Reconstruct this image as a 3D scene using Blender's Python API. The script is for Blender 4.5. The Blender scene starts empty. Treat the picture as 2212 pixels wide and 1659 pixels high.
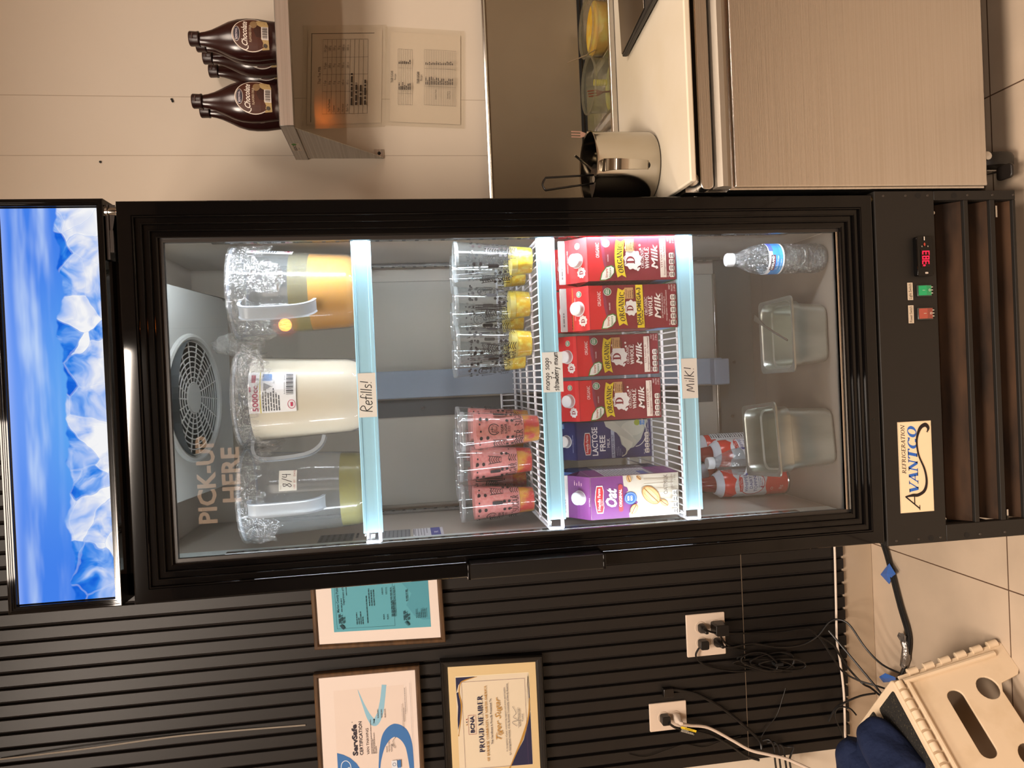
import bpy, bmesh, math, random
from mathutils import Vector, Matrix
random.seed(7)
scene = bpy.context.scene
COL = scene.collection
PI = math.pi

# ---------------------------------------------------------------- camera, world, exposure, lights
CAM = (0.01655962, -1.36490328, 1.3138069)
PITCH, YAW, ROLL, FPX = 0.14523027, -0.00955512, -0.0449565, 1600.0

def cam_axes():
    cp, sp = math.cos(PITCH), math.sin(PITCH)
    cy, sy = math.cos(YAW), math.sin(YAW)
    F = Vector((sy*cp, cy*cp, -sp)); R = Vector((cy, -sy, 0)); U = R.cross(F)
    cr, sr = math.cos(ROLL), math.sin(ROLL)
    return cr*R + sr*U, -sr*R + cr*U, F
R_, U_, F_ = cam_axes()
cd = bpy.data.cameras.new('camera'); cam = bpy.data.objects.new('camera', cd); COL.objects.link(cam)
M = Matrix.Identity(4)
for i in range(3):
    M[i][0] = -U_[i]; M[i][1] = R_[i]; M[i][2] = -F_[i]; M[i][3] = CAM[i]
cam.matrix_world = M                       # the phone was held sideways: the picture lies on its side
cd.sensor_fit = 'HORIZONTAL'; cd.sensor_width = 36.0; cd.lens = 36.0*FPX/2212.0
cd.clip_start = 0.02
scene.camera = cam

def px(x, y, **k):
    """the point of the photograph (2212 x 1659) on the plane X=, Y= or Z= a value"""
    d = F_ + (829.5 - y)/FPX*R_ - (x - 1106.0)/FPX*U_
    n, c = list(k.items())[0]; a = 'XYZ'.index(n)
    t = (c - CAM[a])/d[a]
    return Vector([CAM[i] + d[i]*t for i in range(3)])

vs = scene.view_settings
scene.display_settings.display_device = 'sRGB'
vs.view_transform = 'Standard'; vs.look = 'None'; vs.gamma = 1.0; vs.use_curve_mapping = False
vs.exposure = 0.0
scene.cycles.max_bounces = 8; scene.cycles.transparent_max_bounces = 20
scene.cycles.diffuse_bounces = 3; scene.cycles.glossy_bounces = 3; scene.cycles.transmission_bounces = 4
scene.cycles.use_adaptive_sampling = True; scene.cycles.adaptive_threshold = .05; scene.cycles.adaptive_min_samples = 16
scene.cycles.sample_clamp_indirect = 6.0
scene.cycles.caustics_reflective = False; scene.cycles.caustics_refractive = False
scene.cycles.use_denoising = True

w = bpy.data.worlds.new('world'); scene.world = w; w.use_nodes = True
w.node_tree.nodes['Background'].inputs[0].default_value = (1.0, .80, .60, 1)
w.node_tree.nodes['Background'].inputs[1].default_value = 0.02

def area(name, loc, to, sx, sy, power, col, spread=PI):
    l = bpy.data.lights.new(name, 'AREA'); l.shape = 'RECTANGLE'; l.size = sx; l.size_y = sy
    l.energy = power; l.color = col; l.spread = spread
    o = bpy.data.objects.new(name, l); COL.objects.link(o); o.location = loc
    d = Vector(to) - Vector(loc)
    o.rotation_euler = d.to_track_quat('-Z', 'Y').to_euler()
    return o
WARM = (1.0, .84, .70)
area('ceiling_light_counter', (1.5, -1.30, 2.85), (1.05, .1, .7), .7, .7, 8.6, WARM, math.radians(88))
area('ceiling_light_middle', (-.35, -1.5, 2.9), (-.25, -.5, 0), .6, .6, 40, WARM, math.radians(130))
area('ceiling_light_left', (-1.25, -1.0, 2.9), (-1.0, .1, 0), .5, .5, 18, WARM, math.radians(120))
area('fill_light_front', (-.45, -3.285, 2.97), (-.3, -2.6, 0), 1.5, .07, 50, WARM, math.radians(155))  # added fill strip for the shelf shadow, thinned so only frame ridges glint
LEDC = (.90, .95, 1.0)
def led(name, x, s, e):
    o = area(name, (x, .0425, 1.125), (x - s*1.0, .75, 1.125), .010, 1.17, e, LEDC)
    d = Vector((-s, .45, 0)).normalized(); z = -d; y = Vector((0, 0, 1)); xx = y.cross(z)
    m = Matrix.Identity(4)
    for i in range(3):
        m[i][0] = xx[i]; m[i][1] = y[i]; m[i][2] = z[i]
    m.translation = o.location; o.matrix_world = m
led('fridge_light_right', .2925, 1, 6.9); led('fridge_light_left', -.2925, -1, 2.0)

# ---------------------------------------------------------------- materials
def lin(c):
    if isinstance(c, str):
        c = c.lstrip('#'); c = tuple(int(c[i:i+2], 16)/255 for i in (0, 2, 4))
    return tuple((v/12.92 if v <= .04045 else ((v+.055)/1.055)**2.4) for v in c)
MATS = {}
def mat(name, col, rough=.5, metal=0., spec=.5, emit=None, es=1., alpha=1., coat=0., noise=None, aniso=0., bump=None):
    if name in MATS: return MATS[name]
    m = bpy.data.materials.new(name); m.use_nodes = True; nt = m.node_tree
    b = nt.nodes['Principled BSDF']
    c = lin(col)
    b.inputs['Base Color'].default_value = (*c, 1); b.inputs['Roughness'].default_value = rough
    b.inputs['Metallic'].default_value = metal; b.inputs['Specular IOR Level'].default_value = spec
    b.inputs['Alpha'].default_value = alpha; b.inputs['Coat Weight'].default_value = coat
    b.inputs['Anisotropic'].default_value = aniso
    if emit:
        b.inputs['Emission Color'].default_value = (*lin(emit), 1); b.inputs['Emission Strength'].default_value = es
    tc = None
    if noise or bump:
        tc = nt.nodes.new('ShaderNodeTexCoord')
    if noise:                                # (scale xyz, colour 2, low, high)
        sc, c2, lo, hi = noise
        mp = nt.nodes.new('ShaderNodeMapping'); mp.inputs['Scale'].default_value = sc
        nz = nt.nodes.new('ShaderNodeTexNoise'); nz.inputs['Scale'].default_value = 1; nz.inputs['Detail'].default_value = 5
        mr = nt.nodes.new('ShaderNodeMapRange'); mr.inputs[1].default_value = lo; mr.inputs[2].default_value = hi
        mx = nt.nodes.new('ShaderNodeMix'); mx.data_type = 'RGBA'
        mx.inputs[6].default_value = (*c, 1); mx.inputs[7].default_value = (*lin(c2), 1)
        nt.links.new(tc.outputs['Object'], mp.inputs[0]); nt.links.new(mp.outputs[0], nz.inputs['Vector'])
        nt.links.new(nz.outputs['Fac'], mr.inputs[0]); nt.links.new(mr.outputs[0], mx.inputs[0])
        nt.links.new(mx.outputs[2], b.inputs['Base Color'])
    if bump:                                 # (scale xyz, strength, distance)
        sc, st, di = bump
        mp = nt.nodes.new('ShaderNodeMapping'); mp.inputs['Scale'].default_value = sc
        nz = nt.nodes.new('ShaderNodeTexNoise'); nz.inputs['Scale'].default_value = 1; nz.inputs['Detail'].default_value = 4
        bp = nt.nodes.new('ShaderNodeBump'); bp.inputs['Strength'].default_value = st; bp.inputs['Distance'].default_value = di
        nt.links.new(tc.outputs['Object'], mp.inputs[0]); nt.links.new(mp.outputs[0], nz.inputs['Vector'])
        nt.links.new(nz.outputs['Fac'], bp.inputs['Height']); nt.links.new(bp.outputs[0], b.inputs['Normal'])
    MATS[name] = m; return m

def clear(name, tint='#ffffff', body=0.06, bodycol='#ffffff', rough=.04, refl=1.0, ior=1.45, bump=None):
    """thin clear sheet: see-through, mirrors more at grazing angles, with a trace of haze"""
    if name in MATS: return MATS[name]
    m = bpy.data.materials.new(name); m.use_nodes = True; nt = m.node_tree; nt.nodes.clear()
    out = nt.nodes.new('ShaderNodeOutputMaterial')
    tr = nt.nodes.new('ShaderNodeBsdfTransparent'); tr.inputs[0].default_value = (*lin(tint), 1)
    gl = nt.nodes.new('ShaderNodeBsdfGlossy'); gl.inputs['Roughness'].default_value = rough
    gl.inputs[0].default_value = (refl, refl, refl, 1)
    df = nt.nodes.new('ShaderNodeBsdfDiffuse'); df.inputs[0].default_value = (*lin(bodycol), 1)
    tl = nt.nodes.new('ShaderNodeBsdfTranslucent'); tl.inputs[0].default_value = (*lin(bodycol), 1)
    dm = nt.nodes.new('ShaderNodeMixShader'); dm.inputs[0].default_value = .5
    nt.links.new(df.outputs[0], dm.inputs[1]); nt.links.new(tl.outputs[0], dm.inputs[2])
    f0 = ((ior-1)/(ior+1))**2*1.5            # two faces of a thin sheet; Schlick, same from both sides
    fr = nt.nodes.new('ShaderNodeLayerWeight'); fr.inputs[0].default_value = .5
    pw = nt.nodes.new('ShaderNodeMath'); pw.operation = 'POWER'; pw.inputs[1].default_value = 4.5
    ma = nt.nodes.new('ShaderNodeMath'); ma.operation = 'MULTIPLY_ADD'; ma.inputs[1].default_value = .8-f0; ma.inputs[2].default_value = f0
    nt.links.new(fr.outputs['Facing'], pw.inputs[0]); nt.links.new(pw.outputs[0], ma.inputs[0])
    m1 = nt.nodes.new('ShaderNodeMixShader'); m1.inputs[0].default_value = body
    m2 = nt.nodes.new('ShaderNodeMixShader')
    nt.links.new(tr.outputs[0], m1.inputs[1]); nt.links.new(dm.outputs[0], m1.inputs[2])
    nt.links.new(ma.outputs[0], m2.inputs[0]); nt.links.new(m1.outputs[0], m2.inputs[1]); nt.links.new(gl.outputs[0], m2.inputs[2])
    nt.links.new(m2.outputs[0], out.inputs[0])
    if bump:
        tc = nt.nodes.new('ShaderNodeTexCoord'); nz = nt.nodes.new('ShaderNodeTexNoise')
        nz.inputs['Scale'].default_value = bump[0]; nz.inputs['Detail'].default_value = 3
        bp = nt.nodes.new('ShaderNodeBump'); bp.inputs['Strength'].default_value = bump[1]; bp.inputs['Distance'].default_value = bump[2]
        nt.links.new(tc.outputs['Object'], nz.inputs['Vector']); nt.links.new(nz.outputs['Fac'], bp.inputs['Height'])
        nt.links.new(bp.outputs[0], gl.inputs['Normal']); nt.links.new(bp.outputs[0], fr.inputs['Normal'])
    MATS[name] = m; return m

def printed(name='printed_ink', rough=.5, spec=.4):
    if name in MATS: return MATS[name]
    m = mat(name, '#ffffff', rough, spec=spec); nt = m.node_tree
    a = nt.nodes.new('ShaderNodeAttribute'); a.attribute_name = 'ink'
    nt.links.new(a.outputs['Color'], nt.nodes['Principled BSDF'].inputs['Base Color'])
    return m

# ---------------------------------------------------------------- object helpers
def link(name, me, parent=None, loc=None, rot=None):
    o = bpy.data.objects.new(name, me); COL.objects.link(o)
    if parent is not None: o.parent = parent
    if loc is not None: o.location = loc
    if rot is not None: o.rotation_euler = rot
    return o
def tag(o, label, cat, group=None):
    o['label'] = label; o['category'] = cat
    if group: o['group'] = group
    return o
def empty(name, loc, label, cat, group=None, rz=0):
    o = bpy.data.objects.new(name, None); COL.objects.link(o); o.empty_display_size = .02
    o.location = loc; o.rotation_euler = (0, 0, rz)
    return tag(o, label, cat, group)
def struct(o): o['kind'] = 'structure'; return o
def copy_tree(o, parent=None):
    c = o.copy(); COL.objects.link(c)
    if parent is not None: c.parent = parent
    for ch in list(o.children): copy_tree(ch, c)
    return c
def place(proto, first, loc, rz, label, group=None):
    o = proto if first else copy_tree(proto)
    o.location = loc; o.rotation_euler = (0, 0, rz); o['label'] = label
    if group: o['group'] = group
    return o

class MB:
    """collects shapes for ONE mesh object"""
    def __init__(s): s.v = []; s.f = []; s.m = []; s.cur = 0
    def add(s, vs, fs):
        n = len(s.v); s.v += [tuple(p) for p in vs]
        for f in fs: s.f.append(tuple(i+n for i in f)); s.m.append(s.cur)
    def box(s, x0, x1, y0, y1, z0, z1, T=None):
        vs = [Vector((x, y, z)) for x in (x0, x1) for y in (y0, y1) for z in (z0, z1)]
        if T is not None: vs = [T @ p for p in vs]
        s.add(vs, [(0, 1, 3, 2), (4, 6, 7, 5), (0, 4, 5, 1), (2, 3, 7, 6), (0, 2, 6, 4), (1, 5, 7, 3)])
    def rbox(s, x0, x1, y0, y1, z0, z1, r=.004, n=4, axis='z', T=None):
        """box with four rounded edges along an axis"""
        A = {'z': (x0, x1, y0, y1, z0, z1), 'y': (x0, x1, z0, z1, y0, y1), 'x': (y0, y1, z0, z1, x0, x1)}[axis]
        ring = rrect(A[0], A[1], A[2], A[3], r, n)
        def P(a, b, c): return {'z': (a, b, c), 'y': (a, c, b), 'x': (c, a, b)}[axis]
        s.loft([[P(a, b, A[4]) for a, b in ring], [P(a, b, A[5]) for a, b in ring]], cap=True, T=T)
    def loft(s, rings, cap=True, T=None, close=True):
        n = len(rings[0]); vs = [Vector(p) for r in rings for p in r]
        if T is not None: vs = [T @ p for p in vs]
        fs = []
        for k in range(len(rings)-1):
            for i in range(n if close else n-1):
                a = k*n+i; b = k*n+(i+1) % n
                fs.append((a, b, b+n, a+n))
        if cap:
            fs.append(tuple(range(n))[::-1]); fs.append(tuple(range((len(rings)-1)*n, len(rings)*n)))
        s.add(vs, fs)
    def lathe(s, prof, n=32, T=None, sx=1, sy=1, cap=False):
        rings = [[(r*sx*math.cos(2*PI*i/n), r*sy*math.sin(2*PI*i/n), z) for i in range(n)] for r, z in prof]
        s.loft(rings, cap=cap, T=T)
    def tube(s, pts, r=.003, n=8, close=False, cap=True):
        pts = [Vector(p) for p in pts]; N = len(pts); rings = []
        up = None
        for i, p in enumerate(pts):
            if close: t = (pts[(i+1) % N] - pts[i-1])
            else: t = pts[min(i+1, N-1)] - pts[max(i-1, 0)]
            if t.length < 1e-9: t = Vector((0, 0, 1))
            t.normalize()
            if up is None: up = Vector((0, 0, 1)) if abs(t.z) < .9 else Vector((1, 0, 0))
            a = t.cross(up)
            if a.length < 1e-6: a = t.orthogonal()
            a.normalize(); b = a.cross(t); up = b.copy()
            rr = r[i] if isinstance(r, (list, tuple)) else r
            rings.append([tuple(p + rr*(math.cos(2*PI*k/n)*a + math.sin(2*PI*k/n)*b)) for k in range(n)])
        if close: rings.append(rings[0])
        s.loft(rings, cap=cap and not close)
    def ribbon(s, pts, wvec, t=.0):
        pass
    def build(s, name, mats, parent=None, smooth=False, bevel=0, loc=None, rot=None, seg=2, angle=.7, solid=0, subd=0):
        me = bpy.data.meshes.new(name); me.from_pydata(s.v, [], s.f)
        if not isinstance(mats, (list, tuple)): mats = [mats]
        for m in mats: me.materials.append(m)
        if len(mats) > 1: me.polygons.foreach_set('material_index', s.m)
        bm = bmesh.new(); bm.from_mesh(me)
        bmesh.ops.recalc_face_normals(bm, faces=bm.faces)
        bm.to_mesh(me); bm.free()
        o = link(name, me, parent, loc, rot)
        if solid:
            md = o.modifiers.new('s', 'SOLIDIFY'); md.thickness = solid; md.offset = 0
        if bevel:
            md = o.modifiers.new('b', 'BEVEL'); md.width = bevel; md.segments = seg; md.limit_method = 'ANGLE'; md.angle_limit = .6
        if subd:
            md = o.modifiers.new('u', 'SUBSURF'); md.levels = subd; md.render_levels = subd
        if smooth or bevel:
            me.polygons.foreach_set('use_smooth', [True]*len(me.polygons))
            try: me.set_sharp_from_angle(angle=angle)
            except Exception: pass
        me.update(); return o

def rrect(x0, x1, y0, y1, r, n=4):
    P = []
    for cx, cy, a0 in ((x1-r, y1-r, 0), (x0+r, y1-r, 90), (x0+r, y0+r, 180), (x1-r, y0+r, 270)):
        for k in range(n+1):
            a = math.radians(a0 + 90*k/n); P.append((cx + r*math.cos(a), cy + r*math.sin(a)))
    return P
def smooth_path(pts, k=6):
    """Catmull-Rom through the points"""
    pts = [Vector(p) for p in pts]; out = []
    for i in range(len(pts)-1):
        p0 = pts[max(i-1, 0)]; p1 = pts[i]; p2 = pts[i+1]; p3 = pts[min(i+2, len(pts)-1)]
        for j in range(k):
            t = j/k
            out.append(.5*((2*p1) + (p2-p0)*t + (2*p0-5*p1+4*p2-p3)*t*t + (3*p1-p0-3*p2+p3)*t**3))
    out.append(pts[-1]); return out
def prof_r(prof, z):
    for (r0, z0), (r1, z1) in zip(prof, prof[1:]):
        if min(z0, z1) <= z <= max(z0, z1) and z0 != z1: return r0 + (r1-r0)*(z-z0)/(z1-z0)
    return prof[-1][0] if z > prof[-1][1] else prof[0][0]

# ---------------------------------------------------------------- printing: flat artwork as one coloured mesh
_txt = {}
def text_faces(s, bold):
    k = (s, bold)
    if k in _txt: return _txt[k]
    cu = bpy.data.curves.new('t', 'FONT'); cu.body = s; cu.size = 1.0; cu.resolution_u = 2
    cu.offset = bold; cu.fill_mode = 'FRONT'
    o = bpy.data.objects.new('t', cu); COL.objects.link(o)
    dg = bpy.context.evaluated_depsgraph_get()
    me = bpy.data.meshes.new_from_object(o.evaluated_get(dg))
    V = [(v.co.x, v.co.y) for v in me.vertices]; Fc = [tuple(p.vertices) for p in me.polygons]
    bpy.data.objects.remove(o); bpy.data.curves.remove(cu); bpy.data.meshes.remove(me)
    _txt[k] = (V, Fc); return _txt[k]

# serif capitals: strokes as (kind, points); T thick, t thin; S = serif spots
def arc(cx, cy, rx, ry, a0, a1, n=14):
    return [(cx + rx*math.cos(math.radians(a0+(a1-a0)*i/n)), cy + ry*math.sin(math.radians(a0+(a1-a0)*i/n))) for i in range(n+1)]
SER = {
 'A': (.78, [('t', [(.08, 0), (.38, 1)]), ('T', [(.66, 0), (.38, 1)]), ('t', [(.18, .33), (.55, .33)])], [(.08, 0), (.66, 0)]),
 'V': (.76, [('T', [(.1, 1), (.4, 0)]), ('t', [(.68, 1), (.4, 0)])], [(.1, 1), (.68, 1)]),
 'N': (.86, [('t', [(.15, 0), (.15, 1)]), ('T', [(.15, 1), (.7, 0)]), ('t', [(.7, 0), (.7, 1)])], [(.15, 0), (.12, 1), (.7, 1)]),
 'T': (.72, [('T', [(.36, 0), (.36, 1)]), ('t', [(.03, .97), (.69, .97)]), ('t', [(.05, .97), (.05, .8)]), ('t', [(.67, .97), (.67, .8)])], [(.36, 0)]),
 'I': (.4, [('T', [(.2, 0), (.2, 1)])], [(.2, 0), (.2, 1)]),
 'H': (.86, [('T', [(.17, 0), (.17, 1)]), ('T', [(.69, 0), (.69, 1)]), ('t', [(.17, .5), (.69, .5)])], [(.17, 0), (.17, 1), (.69, 0), (.69, 1)]),
 'L': (.68, [('T', [(.18, 0), (.18, 1)]), ('t', [(.18, .03), (.62, .03)]), ('t', [(.62, .03), (.62, .2)])], [(.18, 0), (.18, 1)]),
 'E': (.72, [('T', [(.18, 0), (.18, 1)]), ('t', [(.18, .03), (.64, .03)]), ('t', [(.18, .97), (.6, .97)]), ('t', [(.18, .52), (.5, .52)]), ('t', [(.64, .03), (.64, .2)]), ('t', [(.6, .97), (.6, .82)])], [(.18, 0), (.18, 1)]),
 'F': (.66, [('T', [(.18, 0), (.18, 1)]), ('t', [(.18, .97), (.6, .97)]), ('t', [(.18, .52), (.5, .52)]), ('t', [(.6, .97), (.6, .82)])], [(.18, 0), (.18, 1)]),
 'W': (1.1, [('T', [(.08, 1), (.32, 0)]), ('t', [(.32, 0), (.55, 1)]), ('T', [(.55, 1), (.78, 0)]), ('t', [(.78, 0), (1.02, 1)])], [(.08, 1), (.55, 1), (1.02, 1)]),
 'M': (1.0, [('t', [(.15, 0), (.15, 1)]), ('T', [(.15, 1), (.5, .1)]), ('t', [(.5, .1), (.84, 1)]), ('T', [(.84, 1), (.84, 0)])], [(.15, 0), (.84, 0), (.12, 1), (.87, 1)]),
 'D': (.82, [('T', [(.18, 0), (.18, 1)]), ('c', (.3, .5, .44, .5, -90, 90)), ('t', [(.18, .975), (.32, .975)]), ('t', [(.18, .025), (.32, .025)])], [(.14, 0), (.14, 1)]),
 'P': (.68, [('T', [(.18, 0), (.18, 1)]), ('c', (.3, .73, .32, .27, -90, 90)), ('t', [(.18, .975), (.32, .975)]), ('t', [(.18, .485), (.32, .485)])], [(.18, 0), (.14, 1)]),
 'R': (.8, [('T', [(.18, 0), (.18, 1)]), ('c', (.3, .73, .32, .27, -90, 90)), ('t', [(.18, .975), (.32, .975)]), ('t', [(.18, .485), (.32, .485)]), ('T', [(.38, .48), (.68, 0)])], [(.18, 0), (.14, 1), (.7, 0)]),
 'B': (.74, [('T', [(.18, 0), (.18, 1)]), ('c', (.3, .74, .3, .26, -90, 90)), ('c', (.3, .26, .36, .26, -90, 90)), ('t', [(.18, .975), (.32, .975)]), ('t', [(.18, .025), (.32, .025)])], [(.14, 0), (.14, 1)]),
 'O': (.9, [('c', (.44, .5, .4, .5, 0, 360))], []),
 'C': (.82, [('c', (.46, .5, .41, .5, 42, 318)), ('t', [(.75, .97), (.75, .74)]), ('t', [(.75, .2), (.75, .05)])], []),
 'G': (.9, [('c', (.46, .5, .41, .5, 42, 318)), ('T', [(.74, .08), (.74, .42)]), ('t', [(.75, .97), (.75, .76)])], [(.74, .42)]),
 'U': (.82, [('T', [(.17, 1), (.17, .3)]), ('c', (.42, .34, .3, .34, 180, 360)), ('t', [(.69, 1), (.69, .3)])], [(.17, 1), (.69, 1)]),
 'S': (.66, [('T', arc(.33, .74, .22, .22, 30, 270, 8) + arc(.33, .27, .25, .25, 90, -150, 8))], []),
 'Y': (.76, [('T', [(.1, 1), (.38, .45)]), ('t', [(.66, 1), (.38, .45)]), ('T', [(.38, .45), (.38, 0)])], [(.1, 1), (.66, 1), (.38, 0)]),
 ' ': (.35, [], []), '-': (.4, [('t', [(.08, .4), (.32, .4)])], []),
}
HAND = {
 'R': (.62, [[(.1, 0), (.14, 1), (.45, .95), (.5, .7), (.15, .5), (.55, 0)]]),
 'e': (.42, [[(.05, .28), (.36, .34), (.3, .55), (.1, .5), (.06, .15), (.2, 0), (.38, .1)]]),
 'f': (.36, [[(.38, .95), (.22, 1), (.18, .8), (.18, -.02)], [(.02, .52), (.34, .55)]]),
 'i': (.2, [[(.1, .55), (.1, 0)], [(.1, .78), (.11, .84)]]),
 'l': (.22, [[(.1, 1), (.1, 0)]]),
 's': (.4, [[(.34, .5), (.15, .56), (.08, .42), (.3, .25), (.28, .05), (.05, .03)]]),
 '!': (.26, [[(.14, 1), (.12, .3)], [(.12, .06), (.12, .0)]]),
 'm': (.68, [[(.06, .55), (.06, 0)], [(.06, .4), (.2, .55), (.3, .45), (.3, 0)], [(.3, .4), (.45, .56), (.56, .45), (.58, 0)]]),
 'M': (.78, [[(.04, 0), (.12, .8), (.32, .15), (.52, .82), (.66, 0)]]),
 'a': (.46, [[(.36, .52), (.14, .52), (.05, .2), (.18, 0), (.34, .15), (.36, .52), (.38, 0)]]),
 'n': (.44, [[(.06, .55), (.06, 0)], [(.06, .38), (.22, .55), (.34, .42), (.36, 0)]]),
 'g': (.46, [[(.36, .52), (.14, .52), (.06, .22), (.2, .05), (.35, .2), (.36, .52), (.36, -.25), (.2, -.4), (.04, -.3)]]),
 'o': (.44, [[(.22, .55), (.06, .3), (.2, .02), (.36, .25), (.22, .55)]]),
 '+': (.5, [[(.25, .5), (.25, .05)], [(.04, .28), (.46, .28)]]),
 't': (.34, [[(.18, .9), (.18, .05), (.3, .0)], [(.02, .6), (.34, .6)]]),
 'r': (.34, [[(.06, .55), (.06, 0)], [(.06, .35), (.18, .54), (.3, .5)]]),
 'w': (.6, [[(.03, .55), (.15, 0), (.28, .45), (.4, 0), (.54, .55)]]),
 'b': (.44, [[(.06, 1), (.06, 0)], [(.06, .35), (.22, .54), (.36, .28), (.22, .0), (.06, .1)]]),
 'y': (.44, [[(.05, .55), (.2, .12)], [(.38, .55), (.1, -.38)]]),
 'u': (.44, [[(.06, .55), (.08, .1), (.22, 0), (.36, .15)], [(.36, .55), (.38, 0)]]),
 'K': (.6, [[(.1, 1), (.1, 0)], [(.5, .9), (.14, .45), (.52, 0)]]),
 '8': (.5, [[(.36, .9), (.12, .85), (.2, .55), (.38, .25), (.2, .0), (.08, .2), (.3, .55), (.36, .9)]]),
 '/': (.4, [[(.05, -.05), (.36, 1.0)]]),
 '4': (.5, [[(.14, .95), (.1, .5), (.42, .52)], [(.36, .95), (.38, 0)]]),
 'S': (.5, [[(.42, .85), (.2, 1), (.1, .75), (.38, .45), (.3, .05), (.05, .1)]]),
 'T': (.6, [[(.02, .95), (.58, 1)], [(.32, .98), (.2, .05), (.1, .05)]]),
 ' ': (.34, []),
}
class Canvas:
    def __init__(s, step=.00015): s.P = []; s.step = step; s.layer = 0
    def _add(s, V, Fc, col):
        s.P.append((V, Fc, lin(col), s.layer))
    def up(s): s.layer += 1
    def poly(s, pts, col): s.up(); s._add(list(pts), [tuple(range(len(pts)))], col)
    def rect(s, x0, y0, x1, y1, col): s.poly([(x0, y0), (x1, y0), (x1, y1), (x0, y1)], col)
    def rr(s, x0, y0, x1, y1, r, col): s.poly(rrect(x0, x1, y0, y1, r, 3), col)
    def ell(s, cx, cy, rx, ry, col, n=20): s.poly([(cx+rx*math.cos(2*PI*i/n), cy+ry*math.sin(2*PI*i/n)) for i in range(n)], col)
    def frame(s, x0, y0, x1, y1, t, col):
        s.up(); s._add([(x0, y0), (x1, y0), (x1, y1), (x0, y1), (x0+t, y0+t), (x1-t, y0+t), (x1-t, y1-t), (x0+t, y1-t)],
                       [(0, 1, 5, 4), (1, 2, 6, 5), (2, 3, 7, 6), (3, 0, 4, 7)], col)
    def ring(s, cx, cy, rx, ry, t, col, a0=0, a1=360, tx=None, ty=None, n=20):
        tx = tx or t; ty = ty or t; V = []; Fc = []
        for i in range(n+1):
            a = math.radians(a0+(a1-a0)*i/n); c, q = math.cos(a), math.sin(a)
            V += [(cx+rx*c, cy+ry*q), (cx+(rx-tx)*c, cy+(ry-ty)*q)]
        for i in range(n): Fc.append((2*i, 2*i+2, 2*i+3, 2*i+1))
        s.up(); s._add(V, Fc, col)
    def _stroke(s, pts, wd, col):
        V = []; Fc = []; n = len(pts)
        W = wd if isinstance(wd, (list, tuple)) else [wd]*n
        for i in range(n):
            a = pts[max(i-1, 0)]; b = pts[min(i+1, n-1)]
            dx, dy = b[0]-a[0], b[1]-a[1]; L = math.hypot(dx, dy) or 1
            nx, ny = -dy/L*W[i]/2, dx/L*W[i]/2
            V += [(pts[i][0]+nx, pts[i][1]+ny), (pts[i][0]-nx, pts[i][1]-ny)]
        for i in range(n-1): Fc.append((2*i, 2*i+1, 2*i+3, 2*i+2))
        s._add(V, Fc, col)
    def stroke(s, pts, wd, col, smooth=0):
        if smooth:
            q = smooth_path([(p[0], p[1], 0) for p in pts], smooth)
            if isinstance(wd, (list, tuple)):
                n0 = len(wd)-1; wd = [wd[min(int(i*n0/(len(q)-1)), n0-1)]*(1-(i*n0/(len(q)-1)) % 1) + wd[min(int(i*n0/(len(q)-1))+1, n0)]*((i*n0/(len(q)-1)) % 1) for i in range(len(q))]
            pts = [(p.x, p.y) for p in q]
        s.up(); s._stroke(pts, wd, col)
    def text(s, t, x, y, h, col, w=None, al='l', bold=0., shear=0., xs=1., rot=0, mirror=False):
        """h = capital height; w = fit to this width; (x, y) = baseline left / centre"""
        V, Fc = text_faces(t, bold)
        if not V: return
        x0 = min(p[0] for p in V); x1 = max(p[0] for p in V)
        k = h/.73; kx = k*xs
        if w: kx = w/((x1-x0) or 1)
        ww = (x1-x0)*kx; ox = {'l': 0, 'c': -ww/2, 'r': -ww}[al]
        c, q = math.cos(rot), math.sin(rot); out = []
        for a, b in V:
            X = (a-x0)*kx + shear*b*k + ox; Y = b*k
            if mirror: X = -X
            out.append((x + c*X - q*Y, y + q*X + c*Y))
        s.up(); s._add(out, Fc, col)
    def lines(s, x, y, wd, n, dy, h, col, seed=1, al='l'):
        """rows of fine print too small to read"""
        r = random.Random(seed); s.up()
        for i in range(n):
            yy = y - i*dy; L = wd*(r.uniform(.75, 1) if i < n-1 else r.uniform(.3, .7)); xx = x if al == 'l' else x-L/2
            e = xx + L
            while xx < e:
                k = h*r.uniform(1.2, 5); s._add([(xx, yy), (min(xx+k, e), yy), (min(xx+k, e), yy+h), (xx, yy+h)], [(0, 1, 2, 3)], col)
                xx += k + h*.6
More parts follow.
